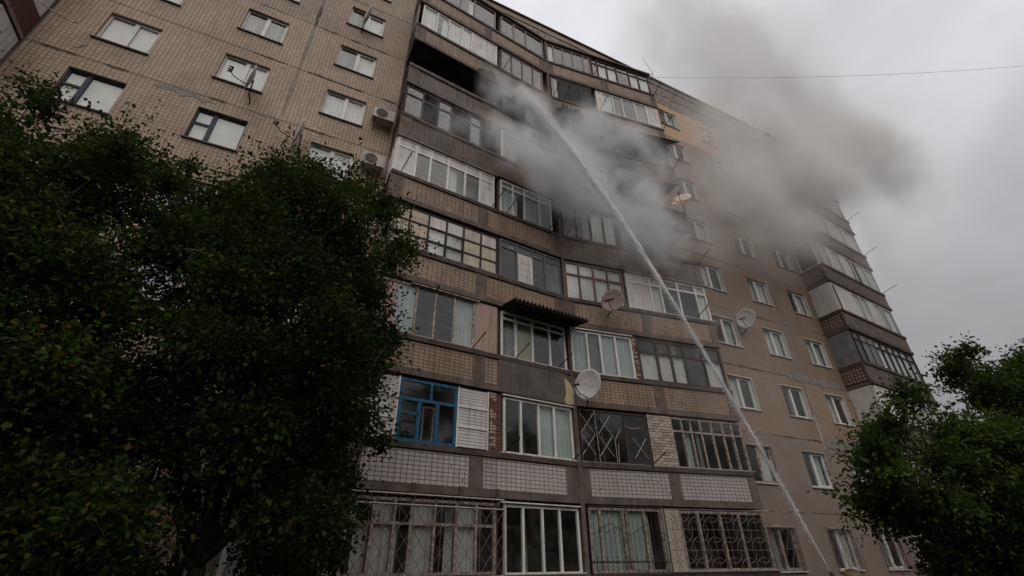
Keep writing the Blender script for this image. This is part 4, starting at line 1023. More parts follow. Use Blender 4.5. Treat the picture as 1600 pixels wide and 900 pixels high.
# ------------------------------------------------------------------ trees
CLUMPS = dict(
    LA="-3.06,-3.28,3.32,0.78 -1.55,-5.9,1.99,0.6 -2.09,-3.68,4.12,0.35 -5.01,-4.23,7.4,0.67 -4.5,-5.22,8.22,0.3 -7.09,-2.57,8.48,0.76 -3.05,-4.32,1.79,0.33 -3.48,-3.89,1.91,0.53 -3.11,-4.75,7.05,0.55 -6.31,-4.92,8.39,0.68 -2.63,-5.07,5.06,0.64 -3.03,-6.27,3.74,0.51 -3.02,-5.08,1.85,0.35 -1.23,-4.67,1.87,0.27 -2.36,-5.89,2.74,0.72 -5.71,-4.14,6.13,0.52 -4.57,-6,6.69,0.54 -2.5,-4.57,2.58,0.63 -1.93,-4.09,1.83,0.49 -4.57,-5.29,4.88,0.5 -5.61,-2.5,5.95,0.76 -4.47,-4.77,6.63,0.54 -3.58,-5.96,5.56,0.58 -1.78,-4.93,2.32,0.74 -2.54,-3.78,3.65,0.73 -3.17,-5.23,3.22,0.65 -2.16,-5.18,3.41,0.78 -2.39,-6.26,3.83,0.66 -3.86,-4.54,3.52,0.75 -2.41,-3.03,3.89,0.79 -3.09,-5.67,4.29,0.75 -2.56,-4.04,5.61,0.41 -3.78,-3.93,5.98,0.73 -3.96,-6.09,6.37,0.54 -4.86,-5.57,6.96,0.51 -4.58,-3.98,6.18,0.68 -2.54,-6.27,2.09,0.62 -3.92,-5.86,4.92,0.75 -6.4,-4.22,9.77,0.31 -3.5,-3.26,6.47,0.69 -5.96,-4.04,8.59,0.67 -4.8,-4.11,4.32,0.54 -6.58,-2.6,7.58,0.61 -1.55,-6.25,2.46,0.66 -7.27,-2.54,9.38,0.59 -3.78,-4.27,7.16,0.6 -4.2,-4.54,4.55,0.61 -3.13,-3.1,2.05,0.66 -2.72,-4.47,3.97,0.77 -5.28,-3.06,6.42,0.56 -5,-3.39,4.38,0.52 -4.02,-3.29,2.69,0.7 -3.94,-4.05,8.41,0.71 -2.68,-5.56,2.03,0.61 -4.94,-4.02,6.77,0.65 -2.52,-5.23,6.04,0.36 -2.89,-5.3,3.79,0.67 -6.73,-4.18,8.24,0.57 -1.71,-4.86,3.6,0.26 -3.48,-5.41,5.83,0.6 -3.81,-4.83,6.18,0.54 -2.79,-5.93,5.31,0.51 -7.35,-3.64,9.91,0.48 -2.88,-3.95,2.21,0.63 -4.54,-5.69,5.99,0.59 -3.61,-6.18,4.29,0.78 -4.22,-3.53,3.71,0.55 -6.47,-4.81,9.03,0.25 -5.26,-3.52,7.45,0.72 -6.21,-3.82,7.35,0.78 -4.4,-2.59,6.47,0.5 -3.98,-4.57,2.81,0.27 -3.25,-5.47,7.41,0.53 -3.4,-4.87,4.23,0.69 -4.37,-3.68,2.95,0.44 -5.18,-4.88,6.33,0.53 -3.21,-3.81,2.69,0.79 -6.05,-3.36,6.39,0.78 -4.4,-4.63,7.49,0.61 -1.44,-5.1,2.77,0.29 -5.54,-3.86,9.64,0.38 -5.84,-4.16,7.69,0.61 -3.77,-4.88,7.4,0.57 -6.47,-3.14,9.32,0.65 -5.99,-5.01,7.14,0.21 -2.33,-3.93,2.39,0.74 -4.62,-2.77,7.95,0.58 -3.02,-2.66,4.08,0.77 -5.39,-2.89,5.14,0.57 -2.07,-4.66,4.15,0.5 -3.36,-3.58,4.87,0.61 -3.46,-4.81,7.99,0.52 -4.66,-2.86,5.17,0.59 -4.94,-2.63,4.47,0.56 -2.35,-5.73,4.83,0.56 -5.64,-5.54,7.62,0.68 -1.93,-5.18,1.77,0.29 -2.41,-5.18,4.24,0.6 -6.54,-3.39,7.11,0.54 -4.36,-2.87,4.58,0.69 -2.94,-3.53,1.7,0.27 -3.82,-2.98,2.03,0.51 -4.23,-3.98,5.01,0.74 -2.23,-3.16,1.9,0.67 -3.25,-4.29,3.18,0.62",
    LB="0.4,-5.66,2.52,0.56 -0.11,-5.51,4.01,0.59 -2.77,-4.68,7.75,0.37 0.5,-3.49,7.75,0.64 1.47,-3.76,5.91,0.36 -2.79,-4.08,8.68,0.2 -0.62,-3.82,8.96,0.63 -0.3,-2.69,8.54,0.48 -1.29,-5.13,3.27,0.29 -0.15,-2.91,4.06,0.67 -1.59,-3.76,3.78,0.38 0.47,-4.93,6.89,0.45 1,-3.48,5.2,0.59 -1.96,-5.11,6.45,0.73 -0.32,-3.83,4.05,0.5 -1.66,-3.88,4.85,0.58 -0.21,-2.88,5.03,0.62 0.38,-3.32,6.08,0.7 -1.83,-4.72,7.86,0.19 1.24,-4.19,7.51,0.4 0.63,-5.31,5.97,0.62 -0.73,-5.94,5.37,0.47 -1.95,-3.11,8.25,0.69 -1.7,-5.04,4.95,0.46 -0.26,-5.89,5.82,0.6 -1.28,-3.7,8.99,0.48 -1.01,-3.39,9.63,0.61 -0.93,-4.21,6.8,0.74 -1.1,-4.34,7.32,0.73 1.08,-4.96,4.6,0.27 0.2,-4.23,2.11,0.54 -0.56,-4.92,3.02,0.44 0.91,-5.21,3.95,0.51 0.82,-5.11,3.16,0.32 -1.38,-4.98,3.91,0.52 -1.63,-2.97,6.69,0.49 -0.84,-2.59,6.21,0.49 0.81,-3.94,3.14,0.45 1.47,-4.52,3.77,0.25 0.29,-3.6,6.76,0.6 0.91,-3.55,4.3,0.5 -0.09,-5.85,4.48,0.51 0.25,-3.85,6.16,0.52 -0.94,-3.51,6.86,0.56 0.53,-4.56,3.04,0.66 -2.54,-3.8,6.72,0.39 0.29,-4.48,8.91,0.54 1.06,-4.35,5.25,0.46 0.77,-4.11,2.61,0.66 0.11,-4.77,7.32,0.59 0.04,-3.85,3.04,0.71 0.98,-3.97,5.95,0.65 -0.98,-5.05,7.05,0.53 -1.44,-4.89,7.49,0.45 -1.43,-5.55,4.72,0.45 0.66,-3.77,1.88,0.39 -0.68,-4.68,7.63,0.58 0.74,-4.05,6.95,0.49 -0.21,-4.62,4.99,0.5 -0.92,-6.03,4.45,0.65 -1.32,-5.95,5.5,0.54 -2.28,-3.41,6.19,0.48 -1.56,-3.75,7.58,0.59 -1.76,-3.18,7.28,0.6 -0.91,-3.09,5.12,0.62 -1.26,-4.56,7.94,0.71 -1.29,-4.01,5.93,0.63 -1.67,-3.63,5.31,0.46 -1.25,-3.67,3.08,0.34 -0.55,-5.88,3.51,0.72 -0.07,-3.53,2.5,0.34 -1.88,-3,5.85,0.57 -0.88,-4.64,3.81,0.63 -1.77,-4.75,4.46,0.23 -2.71,-4,7.39,0.42 -0.13,-4.81,6.18,0.55 -2.48,-4.47,7.01,0.48 0.34,-5.1,2.51,0.62 0.41,-5.09,3.6,0.53 -0.47,-3.98,3.48,0.46 -1.16,-4.46,4.81,0.49 0.59,-2.96,3.94,0.66 -0.58,-4.07,9.52,0.21 -0.22,-3.56,4.92,0.68 0.53,-3.37,4.95,0.71 -0.39,-4.35,2.95,0.28 -0.95,-4.69,1.91,0.22 -0.56,-5.32,5.75,0.56 -1.17,-5.19,6.34,0.64 1.32,-5.07,5.46,0.18 0.3,-3.31,2.18,0.49 -2.6,-3.24,7.28,0.64 0.16,-3.75,3.73,0.61 -1.29,-5.52,7.01,0.49 -0.94,-3.06,8.24,0.59 -3.09,-3.67,8.52,0.48 0.53,-5.51,5.09,0.52 -0.87,-5.24,5.05,0.68 -1.06,-2.94,8.79,0.73 1.06,-4.05,2.17,0.33 -0.89,-3.5,4.09,0.55 -0.57,-5.37,7.74,0.67 -1.74,-3.8,8.42,0.53 0.29,-6.16,5.06,0.5 0.89,-4.65,6.48,0.36 0.76,-4.95,8.21,0.46 0.16,-4.94,2.99,0.52 -1.27,-2.67,4.32,0.63 -1.7,-4.06,4.27,0.4 -0.72,-4.92,6.44,0.73 -2.32,-3.64,7.55,0.57 -1.99,-4.23,6.99,0.58 1.14,-3.81,9.28,0.31 -1.38,-4.36,8.74,0.53 1.51,-3.61,8.41,0.56 0.78,-3.34,6.7,0.66 -0.43,-4.9,8.56,0.42 -0.57,-4.19,4.38,0.5 0.36,-5.17,4.26,0.59 -0.78,-5.63,6.26,0.74 0.61,-2.58,6.71,0.63 0.06,-5.71,7.29,0.75 -1.01,-5.12,8.23,0.54 0.43,-4.54,5.48,0.52 -1.59,-4.41,6.19,0.49 -0.15,-2.82,7.51,0.74 -1.24,-2.99,5.71,0.5 -2.34,-3.85,8.04,0.68 -0.34,-3.9,5.36,0.63 -0.46,-3.84,8.43,0.68",
    RA="16.99,-6.9,3,0.42 11.79,-6.79,3.55,0.44 17.9,-7.16,2.39,0.37 17.42,-6.78,1.13,0.24 16.33,-6.94,4.15,0.5 18.35,-6.13,1.06,0.34 14.83,-6.99,4.02,0.51 12.63,-6.67,4.8,0.41 12.38,-7.11,3.08,0.58 15.24,-6.6,1.66,0.54 16.31,-8.39,4.04,0.43 17.47,-7.65,4.1,0.7 15.17,-7.56,4.73,0.31 16.83,-5.19,2.85,0.63 15.31,-5.61,1.81,0.48 14.65,-7.8,4.24,0.54 15.14,-6.52,3.8,0.5 16.9,-6.75,3.76,0.52 15.93,-5.14,2.03,0.67 16.6,-6.27,1.07,0.24 12.06,-6.42,4.06,0.57 13.03,-6.2,4.62,0.56 15.17,-6.32,3.04,0.66 16.53,-6.6,1.56,0.43 15.55,-6.88,2.33,0.64 16.18,-7.26,4.78,0.53 15.04,-6.72,4.69,0.66 13.29,-7.08,3.91,0.65 15.06,-5.88,1.31,0.53 15.51,-6.17,1.98,0.48 15.89,-5.15,3.09,0.62 16.61,-6.92,2.2,0.48 18.43,-5.68,2.67,0.6 14.13,-5.88,1.49,0.6 13.1,-6,3.08,0.69 16.36,-7.77,2.87,0.53 14.97,-7.23,2.9,0.54 16.46,-7.66,3.8,0.47 15.4,-7.43,3.62,0.65 13.44,-6.83,5.41,0.52 14.67,-5.11,2.96,0.62 14.49,-7.09,4.54,0.55 12.97,-5.29,3.1,0.63 13.98,-7.53,4.46,0.42 17.98,-5.37,1.63,0.67 17.69,-5.68,2.79,0.51 16.58,-5.19,1.27,0.67 14.86,-6.13,1.86,0.53 17.34,-8.07,4.49,0.59 15.52,-8.3,4.46,0.65 16.87,-7.96,3.42,0.39 14.71,-5.39,2.11,0.45 13.64,-6.3,2.12,0.6 14.41,-7.33,2.02,0.52 17.62,-7.15,3.63,0.65 16,-7.35,3.13,0.71 15.62,-7.88,3.15,0.6 12.61,-5.78,4.13,0.21 16.95,-8.24,4.08,0.39 18.23,-7.56,3.27,0.22 16.6,-6.25,3.84,0.55 17.32,-7.24,2.36,0.53 12.37,-5.99,3.4,0.56 14.72,-6.91,2.3,0.46 15.73,-7.2,4.33,0.64 13.41,-6.61,2.88,0.7 16.04,-6.37,3.97,0.43 16.97,-6.96,1.68,0.56 18.7,-7.2,2.85,0.24 19.17,-5.93,1.59,0.56 13.81,-7.03,2.71,0.53 13.9,-5.26,2.8,0.38 13.92,-7.59,3.24,0.57 16.94,-7.33,3.9,0.55 15.04,-5.73,2.65,0.6 17.46,-8.3,5.04,0.18 17.97,-7.98,3.99,0.22 15.73,-6.68,4.68,0.48 18.72,-6.7,1.93,0.36 16.01,-4.6,1.08,0.37 16.06,-7.3,2.06,0.51 18.51,-7.84,4.59,0.49 14.13,-5.05,3.36,0.57 13.35,-5.6,4.09,0.64 18.06,-8.22,4.55,0.22",
    RB="17.58,-7.72,5.78,0.45 17.75,-7.12,5.96,0.67 19.62,-7.96,6.64,0.5 20.64,-8.62,7.24,0.37 20.35,-7.31,5.37,0.27 19.51,-7.96,7.31,0.4 17.62,-8.2,6.3,0.54 18.91,-7.49,5.59,0.48 16.43,-7.52,5.88,0.48 16.26,-7.4,6.86,0.37 20.04,-8.14,5.99,0.5 20.37,-7.97,5.6,0.28 18.1,-8.38,6.67,0.49 16.7,-6.72,6.57,0.47 19.54,-7.9,5.33,0.58 18.93,-7.65,6.99,0.51 19.32,-8.14,5.76,0.58 17.26,-6.99,5.75,0.48 18.85,-8.02,5.53,0.49 19.05,-8.45,6.09,0.49 17.98,-6.71,6.62,0.65 18.47,-6.58,5.92,0.39 19.87,-7.13,5.96,0.63 19.33,-6.8,5.47,0.19 17.08,-6.47,6.33,0.19 16.72,-6.98,5.72,0.36 20.34,-7.59,6.3,0.48 21.11,-7.42,6.21,0.63 18.85,-6.91,5.87,0.65 18.88,-8.3,7.24,0.19 17.28,-6.67,6.96,0.46 19.71,-8.46,6.29,0.35 19.93,-8.5,7.22,0.45 19.29,-7.17,6.71,0.61")

def leaf_mesh(centers, per_m3, size, seed):
    """ovate folded leaves along twigs that radiate through every clump of the crown"""
    r_ = np.random.default_rng(seed)
    P = []; Dn = []
    for (x, y, z, r) in centers:
        nt = max(10, int(per_m3 * r ** 2))
        d = r_.normal(size=(nt, 3)); d[:, 2] = d[:, 2] * 0.6 + 0.1
        d /= np.linalg.norm(d, axis=1)[:, None]
        L = r * r_.uniform(0.5, 1.3, nt)
        lg = r_.random(nt) < 0.10
        L[lg] *= 1.4; d[lg, 2] += 0.25
        c = np.array([x, y, z]) + r_.normal(size=(nt, 3)) * r * 0.22
        for q in np.linspace(0.18, 1.0, 9):
            p = c + d * (L * q)[:, None] + r_.normal(size=(nt, 3)) * 0.035
            p[:, 2] -= 0.10 * (L * q) ** 2
            P.append(p); Dn.append(d)
    P = np.concatenate(P); Dn = np.concatenate(Dn); n = len(P)
    ax = Dn * 0.7 + r_.normal(size=(n, 3)) * 0.75; ax[:, 2] -= 0.25
    ax /= np.linalg.norm(ax, axis=1)[:, None]
    nn = r_.normal(size=(n, 3)) * 0.8; nn[:, 2] += 1.0
    nn -= ax * (nn * ax).sum(1)[:, None]; nn /= np.linalg.norm(nn, axis=1)[:, None]
    sd = np.cross(ax, nn)
    s = (size * r_.uniform(0.45, 1.4, n))[:, None]; w = s * r_.uniform(0.26, 0.36, n)[:, None]
    fold = w * r_.uniform(0.1, 0.6, n)[:, None]
    b0 = P; tip = P + ax * s - nn * s * 0.12
    m1, m2 = P + ax * s * 0.35, P + ax * s * 0.7
    V = np.stack([b0, m1 + sd * w + nn * fold, m2 + sd * w * 0.75 + nn * fold * 0.6, tip, m2 - sd * w * 0.75 + nn * fold * 0.6, m1 - sd * w + nn * fold], 1).reshape(-1, 3)
    base = (np.arange(n) * 6)[:, None]
    # two folded halves per leaf
    F4 = np.concatenate([base + np.array((0, 1, 2, 3)), base + np.array((0, 3, 4, 5))], 0)
    F3 = np.zeros((0, 3), int)
    me = bpy.data.meshes.new('crown')
    me.vertices.add(len(V)); me.vertices.foreach_set('co', V.astype(np.float32).ravel())
    loops = np.concatenate([F4.ravel(), F3.ravel()])
    me.loops.add(len(loops)); me.loops.foreach_set('vertex_index', loops.astype(np.int32))
    starts = np.concatenate([np.arange(len(F4)) * 4, len(F4) * 4 + np.arange(len(F3)) * 3])
    me.polygons.add(len(starts)); me.polygons.foreach_set('loop_start', starts.astype(np.int32))
    me.update(calc_edges=True); me.validate()
    return me
def tree(name, keys, base, label, cat_group, leaf, size, per, seed, trunk_r, fork):
    cs = [tuple(map(float, q.split(','))) for k in keys for q in CLUMPS[k].split()]
    root = empty(name, base)
    me = leaf_mesh(cs, per, size, seed)
    put('crown', me, root, None, leaf)
    r_ = random.Random(seed)
    mb = MB(); mb.smooth = True
    B = Vector(base); Fk = Vector(fork)
    pts = [B + (Fk - B) * t + Vector((r_.uniform(-.06, .06), r_.uniform(-.06, .06), 0)) for t in (0, .25, .5, .75, 1)]
    mb.tube([tuple(p) for p in pts], [trunk_r * 1.35, trunk_r, trunk_r * .9, trunk_r * .85, trunk_r * .8], 10)
    C_ = [Vector(c[:3]) for c in cs]
    hubs = []
    pool = C_[:]; r_.shuffle(pool)
    for c in pool:
        if all((c - h).length > 1.7 for h in hubs): hubs.append(c)
    for h in hubs:
        hp = Fk + (h - Fk) * 0.62 + Vector((0, 0, -0.1))
        mid = Fk + (hp - Fk) * 0.5 + Vector((r_.uniform(-.15, .15), r_.uniform(-.15, .15), 0.15))
        mb.tube([tuple(Fk), tuple(mid), tuple(hp)], [trunk_r * .6, trunk_r * .4, trunk_r * .28], 7)
        near = [c for c in C_ if min(hubs, key=lambda q: (q - c).length) is h]
        for c in near:
            m = hp + (c - hp) * 0.5 + Vector((r_.uniform(-.1, .1), r_.uniform(-.1, .1), r_.uniform(0, .12)))
            mb.tube([tuple(hp), tuple(m), tuple(c)], [trunk_r * .24, trunk_r * .15, trunk_r * .06], 5)
            for _ in range(4):
                e = c + Vector((r_.uniform(-1, 1), r_.uniform(-1, 1), r_.uniform(-.6, 1))) * 0.45
                mb.tube([tuple(c), tuple(e)], [trunk_r * .06, 0.004], 4)
    build(mb, 'trunk', 'bark', root)
    tag(root, label, 'tree', cat_group)
    return root
tree('leafy_tree', ['LA'], (-4.6, -4.5, GZ), 'dark leafy tree at the left edge whose crown reaches highest up the tiled wall', 'trees in front of the block', 'leaf_near', 0.070, 540, 3, 0.13, (-4.4, -4.4, 2.6))
tree('leafy_tree', ['LB'], (-0.9, -4.5, GZ), 'broad leafy tree just left of the balconies, overlapping the blue window balcony', 'trees in front of the block', 'leaf_near', 0.070, 540, 4, 0.13, (-0.7, -4.4, 2.0))
tree('leafy_tree', ['RA'], (16.2, -6.5, GZ), 'dense dark tree at the lower right corner in front of the far balconies', 'trees in front of the block', 'leaf_far', 0.095, 370, 5, 0.14, (16.0, -6.5, 1.6))
tree('leafy_tree', ['RB'], (19.2, -7.6, GZ), 'taller tree at the right edge, its top branch standing against the grey sky', 'trees in front of the block', 'leaf_far', 0.095, 340, 6, 0.15, (19.0, -7.6, 4.2))

# ------------------------------------------------------------------ firefighter, hose and nozzle
NOZ = Vector((8.428, -6.883, 1.858))
JET = [(8.43, -6.88, 1.86), (8.32, -6.6, 3.01), (8.14, -6.13, 4.72), (7.88, -5.46, 7.18), (7.58, -4.68, 9.85), (7.36, -4.10, 11.75), (7.03, -3.25, 14.4), (6.58, -2.11, 17.4), (6.1, -0.85, 20.3)]
jd = (Vector(JET[1]) - Vector(JET[0])).normalized()
root = empty('person', (8.72, -7.1, GZ))
hx, hy, ht = 8.70, -7.06, 1.868
V_ = {'pel': (hx, hy - .02, 1.0, .16), 'spn': (hx, hy - .02, 1.22, .17), 'chs': (hx, hy - .03, 1.40, .19), 'nck': (hx, hy - .02, 1.56, .075), 'hd': (hx, hy, 1.68, .095), 'top': (hx, hy, 1.78, .07),
      'ls': (hx - .19, hy, 1.45, .085), 'le': (hx - .30, hy + .17, 1.25, .06), 'lh': (hx - .24, hy + .13, 1.45, .045),
      'rs': (hx + .19, hy, 1.45, .085), 'rre': (hx + .16, hy + .24, 1.22, .06), 'rh': (hx - .16, hy + .11, 1.33, .045),
      'lhp': (hx - .1, hy, .92, .12), 'lk': (hx - .13, hy + .06, .52, .085), 'la': (hx - .15, hy - .02, .16, .06), 'lt': (hx - .16, hy + .14, .12, .05),
      'rhp': (hx + .1, hy, .92, .12), 'rk': (hx + .15, hy, .52, .085), 'ra': (hx + .19, hy - .1, .16, .06), 'rt': (hx + .2, hy + .06, .12, .05)}
E_ = [('pel', 'spn'), ('spn', 'chs'), ('chs', 'nck'), ('nck', 'hd'), ('hd', 'top'), ('chs', 'ls'), ('ls', 'le'), ('le', 'lh'), ('chs', 'rs'), ('rs', 'rre'), ('rre', 'rh'),
      ('pel', 'lhp'), ('lhp', 'lk'), ('lk', 'la'), ('la', 'lt'), ('pel', 'rhp'), ('rhp', 'rk'), ('rk', 'ra'), ('ra', 'rt')]
ks = list(V_)
me = bpy.data.meshes.new('body'); me.from_pydata([V_[k][:3] for k in ks], [(ks.index(a), ks.index(b_)) for a, b_ in E_], []); me.update()
body = put('body', me, root, None, 'coat')
md = body.modifiers.new('skin', 'SKIN'); sk = me.skin_vertices[0].data
for i, k in enumerate(ks): sk[i].radius = (V_[k][3], V_[k][3]); sk[i].use_root = (k == 'pel')
body.modifiers.new('sub', 'SUBSURF').levels = 2; body.modifiers['sub'].render_levels = 2
for s, hd in ((-1, 'lh'), (1, 'rh')):          # gloved hands closed round the nozzle
    c = Vector(V_[hd][:3]); nz_ = NOZ - jd * (NOZ.z - c.z) / jd.z
    mb = MB(); mb.smooth = True
    for i in range(4):
        zz = c.z - 0.035 + 0.024 * i; cc_ = NOZ - jd * (NOZ.z - zz) / jd.z
        mb.tube([tuple(c + Vector((0, 0, zz - c.z)))] + [tuple(cc_ + Vector((0.045 * math.cos(a), 0.045 * math.sin(a), 0))) for a in np.linspace(-0.4, 3.6 * -s, 7)], [0.014] * 7 + [0.011], 6)
    cc_ = NOZ - jd * (NOZ.z - c.z - 0.06) / jd.z
    mb.tube([tuple(c + Vector((0, 0, 0.02))), tuple(c * 0.5 + cc_ * 0.5 + Vector((0, 0.03, 0.0))), tuple(cc_ + Vector((0.02, 0.045, 0)))], [0.017, 0.015, 0.012], 6)
    build(mb, 'glove', 'coat', root)
mb = MB(); mb.smooth = True; k = 20
prof = [(0.0, ht), (0.05, ht - .004), (0.10, ht - .028), (0.135, ht - .075), (0.145, ht - .13), (0.15, ht - .17), (0.185, ht - .185), (0.185, ht - .195), (0.14, ht - .185)]
for r, z in prof: mb.v += [(hx + r * math.cos(2 * math.pi * j / k), hy + r * 1.12 * math.sin(2 * math.pi * j / k), z) for j in range(k)]
for i in range(len(prof) - 1): mb.f += [(i * k + j, (i + 1) * k + j, (i + 1) * k + (j + 1) % k, i * k + (j + 1) % k) for j in range(k)]
hel = build(mb, 'helmet', 'helmet', root)
mb = MB().tube([(hx, hy - 0.15, ht - .08), (hx, hy - .08, ht - .006), (hx, hy, ht + .012), (hx, hy + .08, ht - .006), (hx, hy + .15, ht - .08)], 0.018, 6); build(mb, 'crest', 'helmet', hel)
mb = MB(); mb.smooth = True
for i in range(7):
    for j in range(12):
        a, e = 2 * math.pi * j / 12, -math.pi / 2 + math.pi * i / 6
        mb.v.append((hx + .082 * math.cos(e) * math.cos(a), hy + .012 + .1 * math.cos(e) * math.sin(a), 1.655 + .125 * math.sin(e)))
for i in range(6): mb.f += [(i * 12 + j, i * 12 + (j + 1) % 12, (i + 1) * 12 + (j + 1) % 12, (i + 1) * 12 + j) for j in range(12)]
build(mb, 'face', 'skin', root)
build(MB().tube([(hx, hy + .10, 1.70), (hx, hy + .132, 1.645), (hx, hy + .105, 1.635)], [.01, .017, .014], 6), 'nose', 'skin', root)
for s in (-1, 1): build(MB().box(hx + s * .035 - .012, hx + s * .035 + .012, hy + .098, hy + .108, 1.69, 1.70), 'eye', 'black_iron', root)
build(MB().box(hx - .025, hx + .025, hy + .094, hy + .102, 1.600, 1.607), 'mouth', 'brick_red', root)
tag(root, 'person in dark coat and mustard helmet, mostly below the picture, aiming the hose', 'person')
root = empty('hose_nozzle', tuple(NOZ))
mb = MB(); mb.smooth = True
mb.tube([tuple(NOZ - jd * q) for q in (0.0, 0.02, 0.10, 0.12, 0.20, 0.42, 0.46, 0.55)], [.022, .03, .03, .022, .026, .03, .042, .042], 12); build(mb, 'barrel', 'black_iron', root)
hz = NOZ - jd * 0.55
hp = [hz, hz + Vector((0.02, -.12, -.25)), Vector((8.75, -7.5, .75)), Vector((9.1, -7.9, .3)), Vector((9.8, -8.2, GZ + .05)), Vector((12, -8.4, GZ + .05)), Vector((16, -10.5, GZ + .06)), Vector((24, -12, GZ + .06))]
mb = MB(); mb.smooth = True; mb.tube([tuple(p) for p in hp], 0.035, 10); build(mb, 'hose', 'hose_cloth', root)
tag(root, 'black hose nozzle with canvas hose at the lower end of the water jet', 'nozzle')

# ------------------------------------------------------------------ the water jet: strands and drops that fan out as it climbs
m, nt, out = new_mat('water')
dfs = N(nt, 'ShaderNodeBsdfDiffuse'); dfs.inputs[0].default_value = (0.95, 0.95, 0.95, 1)
tl = N(nt, 'ShaderNodeBsdfTranslucent'); tl.inputs[0].default_value = (0.95, 0.95, 0.95, 1)
trn = N(nt, 'ShaderNodeBsdfTransparent'); gls = N(nt, 'ShaderNodeBsdfGlossy'); gls.inputs['Roughness'].default_value = 0.15
a1 = N(nt, 'ShaderNodeMixShader'); a1.inputs[0].default_value = 0.5; nt.links.new(dfs.outputs[0], a1.inputs[1]); nt.links.new(tl.outputs[0], a1.inputs[2])
a2 = N(nt, 'ShaderNodeMixShader'); a2.inputs[0].default_value = 0.2; nt.links.new(a1.outputs[0], a2.inputs[1]); nt.links.new(gls.outputs[0], a2.inputs[2])
a3 = N(nt, 'ShaderNodeMixShader'); a3.inputs[0].default_value = 0.72; nt.links.new(trn.outputs[0], a3.inputs[1]); nt.links.new(a2.outputs[0], a3.inputs[2]); nt.links.new(a3.outputs[0], out.inputs['Surface'])
JV = [Vector(p) for p in JET]; cum = [0.0]
for a, b_ in zip(JV[:-1], JV[1:]): cum.append(cum[-1] + (b_ - a).length)
TOT = cum[-1]
# smooth parabola through the measured points
tt = np.array(cum) / TOT
cx_ = np.polyfit(tt, np.array([p.x for p in JV]), 2); cy_ = np.polyfit(tt, np.array([p.y for p in JV]), 2); cz_ = np.polyfit(tt, np.array([p.z for p in JV]), 3)
def jet(t): return Vector((np.polyval(cx_, t), np.polyval(cy_, t), np.polyval(cz_, t)))
off0 = JV[0] - jet(0)
def jetp(t): return jet(t) + off0 * max(0.0, 1 - 3 * t)
mb = MB(); mb.smooth = True
ts = np.linspace(0, 0.36, 50)
mb.tube([tuple(jetp(t)) for t in ts], [max(0.002, 0.015 - 0.06 * max(0, t - 0.10)) for t in ts], 8)
rj = random.Random(4)
for i in range(2600):
    t0 = rj.random() * 0.97; L = rj.uniform(0.015, 0.06); spread = 0.010 + 0.34 * t0 ** 2.2
    ang = rj.uniform(0, 6.28); q = abs(rj.gauss(0, 0.5)) * spread
    base_off = Vector((math.cos(ang) * q, math.sin(ang) * q * 0.9, rj.uniform(-.03, .03)))
    k = 4; pts = []; rs = []
    for j in range(k + 1):
        t = min(t0 + L * j / k, 1.0); g_ = 1 + 0.6 * (t - t0) / L
        pts.append(tuple(jetp(t) + base_off * g_ + Vector((0, 0, -0.02 * (j / k) ** 2)))); rs.append((0.0025 + 0.004 * t0) * (1 - 0.85 * abs(2 * j / k - 1)) + 0.0012)
    mb.tube(pts, rs, 4)
for i in range(14000):                                   # drops shaken off the stream, most of them near the far end
    t = 1 - rj.random() ** 1.3 * 0.97; q = abs(rj.gauss(0, 0.7)) * (0.010 + 0.55 * t ** 1.8); ang = rj.uniform(0, 6.28)
    p = jetp(t) + Vector((math.cos(ang) * q, math.sin(ang) * q * 0.8, rj.gauss(0, .1) - abs(rj.gauss(0, .35)) * t))
    s = rj.uniform(0.003, 0.010); n_ = len(mb.v)
    mb.v += [tuple(p + Vector(v_) * s) for v_ in ((1, 0, 0), (-1, 0, 0), (0, 1, 0), (0, -1, 0), (0, 0, 1.8), (0, 0, -1.8))]
    mb.f += [tuple(n_ + w_ for w_ in q_) for q_ in ((0, 2, 4), (2, 1, 4), (1, 3, 4), (3, 0, 4), (2, 0, 5), (1, 2, 5), (3, 1, 5), (0, 3, 5))]
o = build(mb, 'water_jet', 'water')
tag(o, 'long white jet of water rising from the nozzle to the burning balconies', 'water jet', kind='stuff')

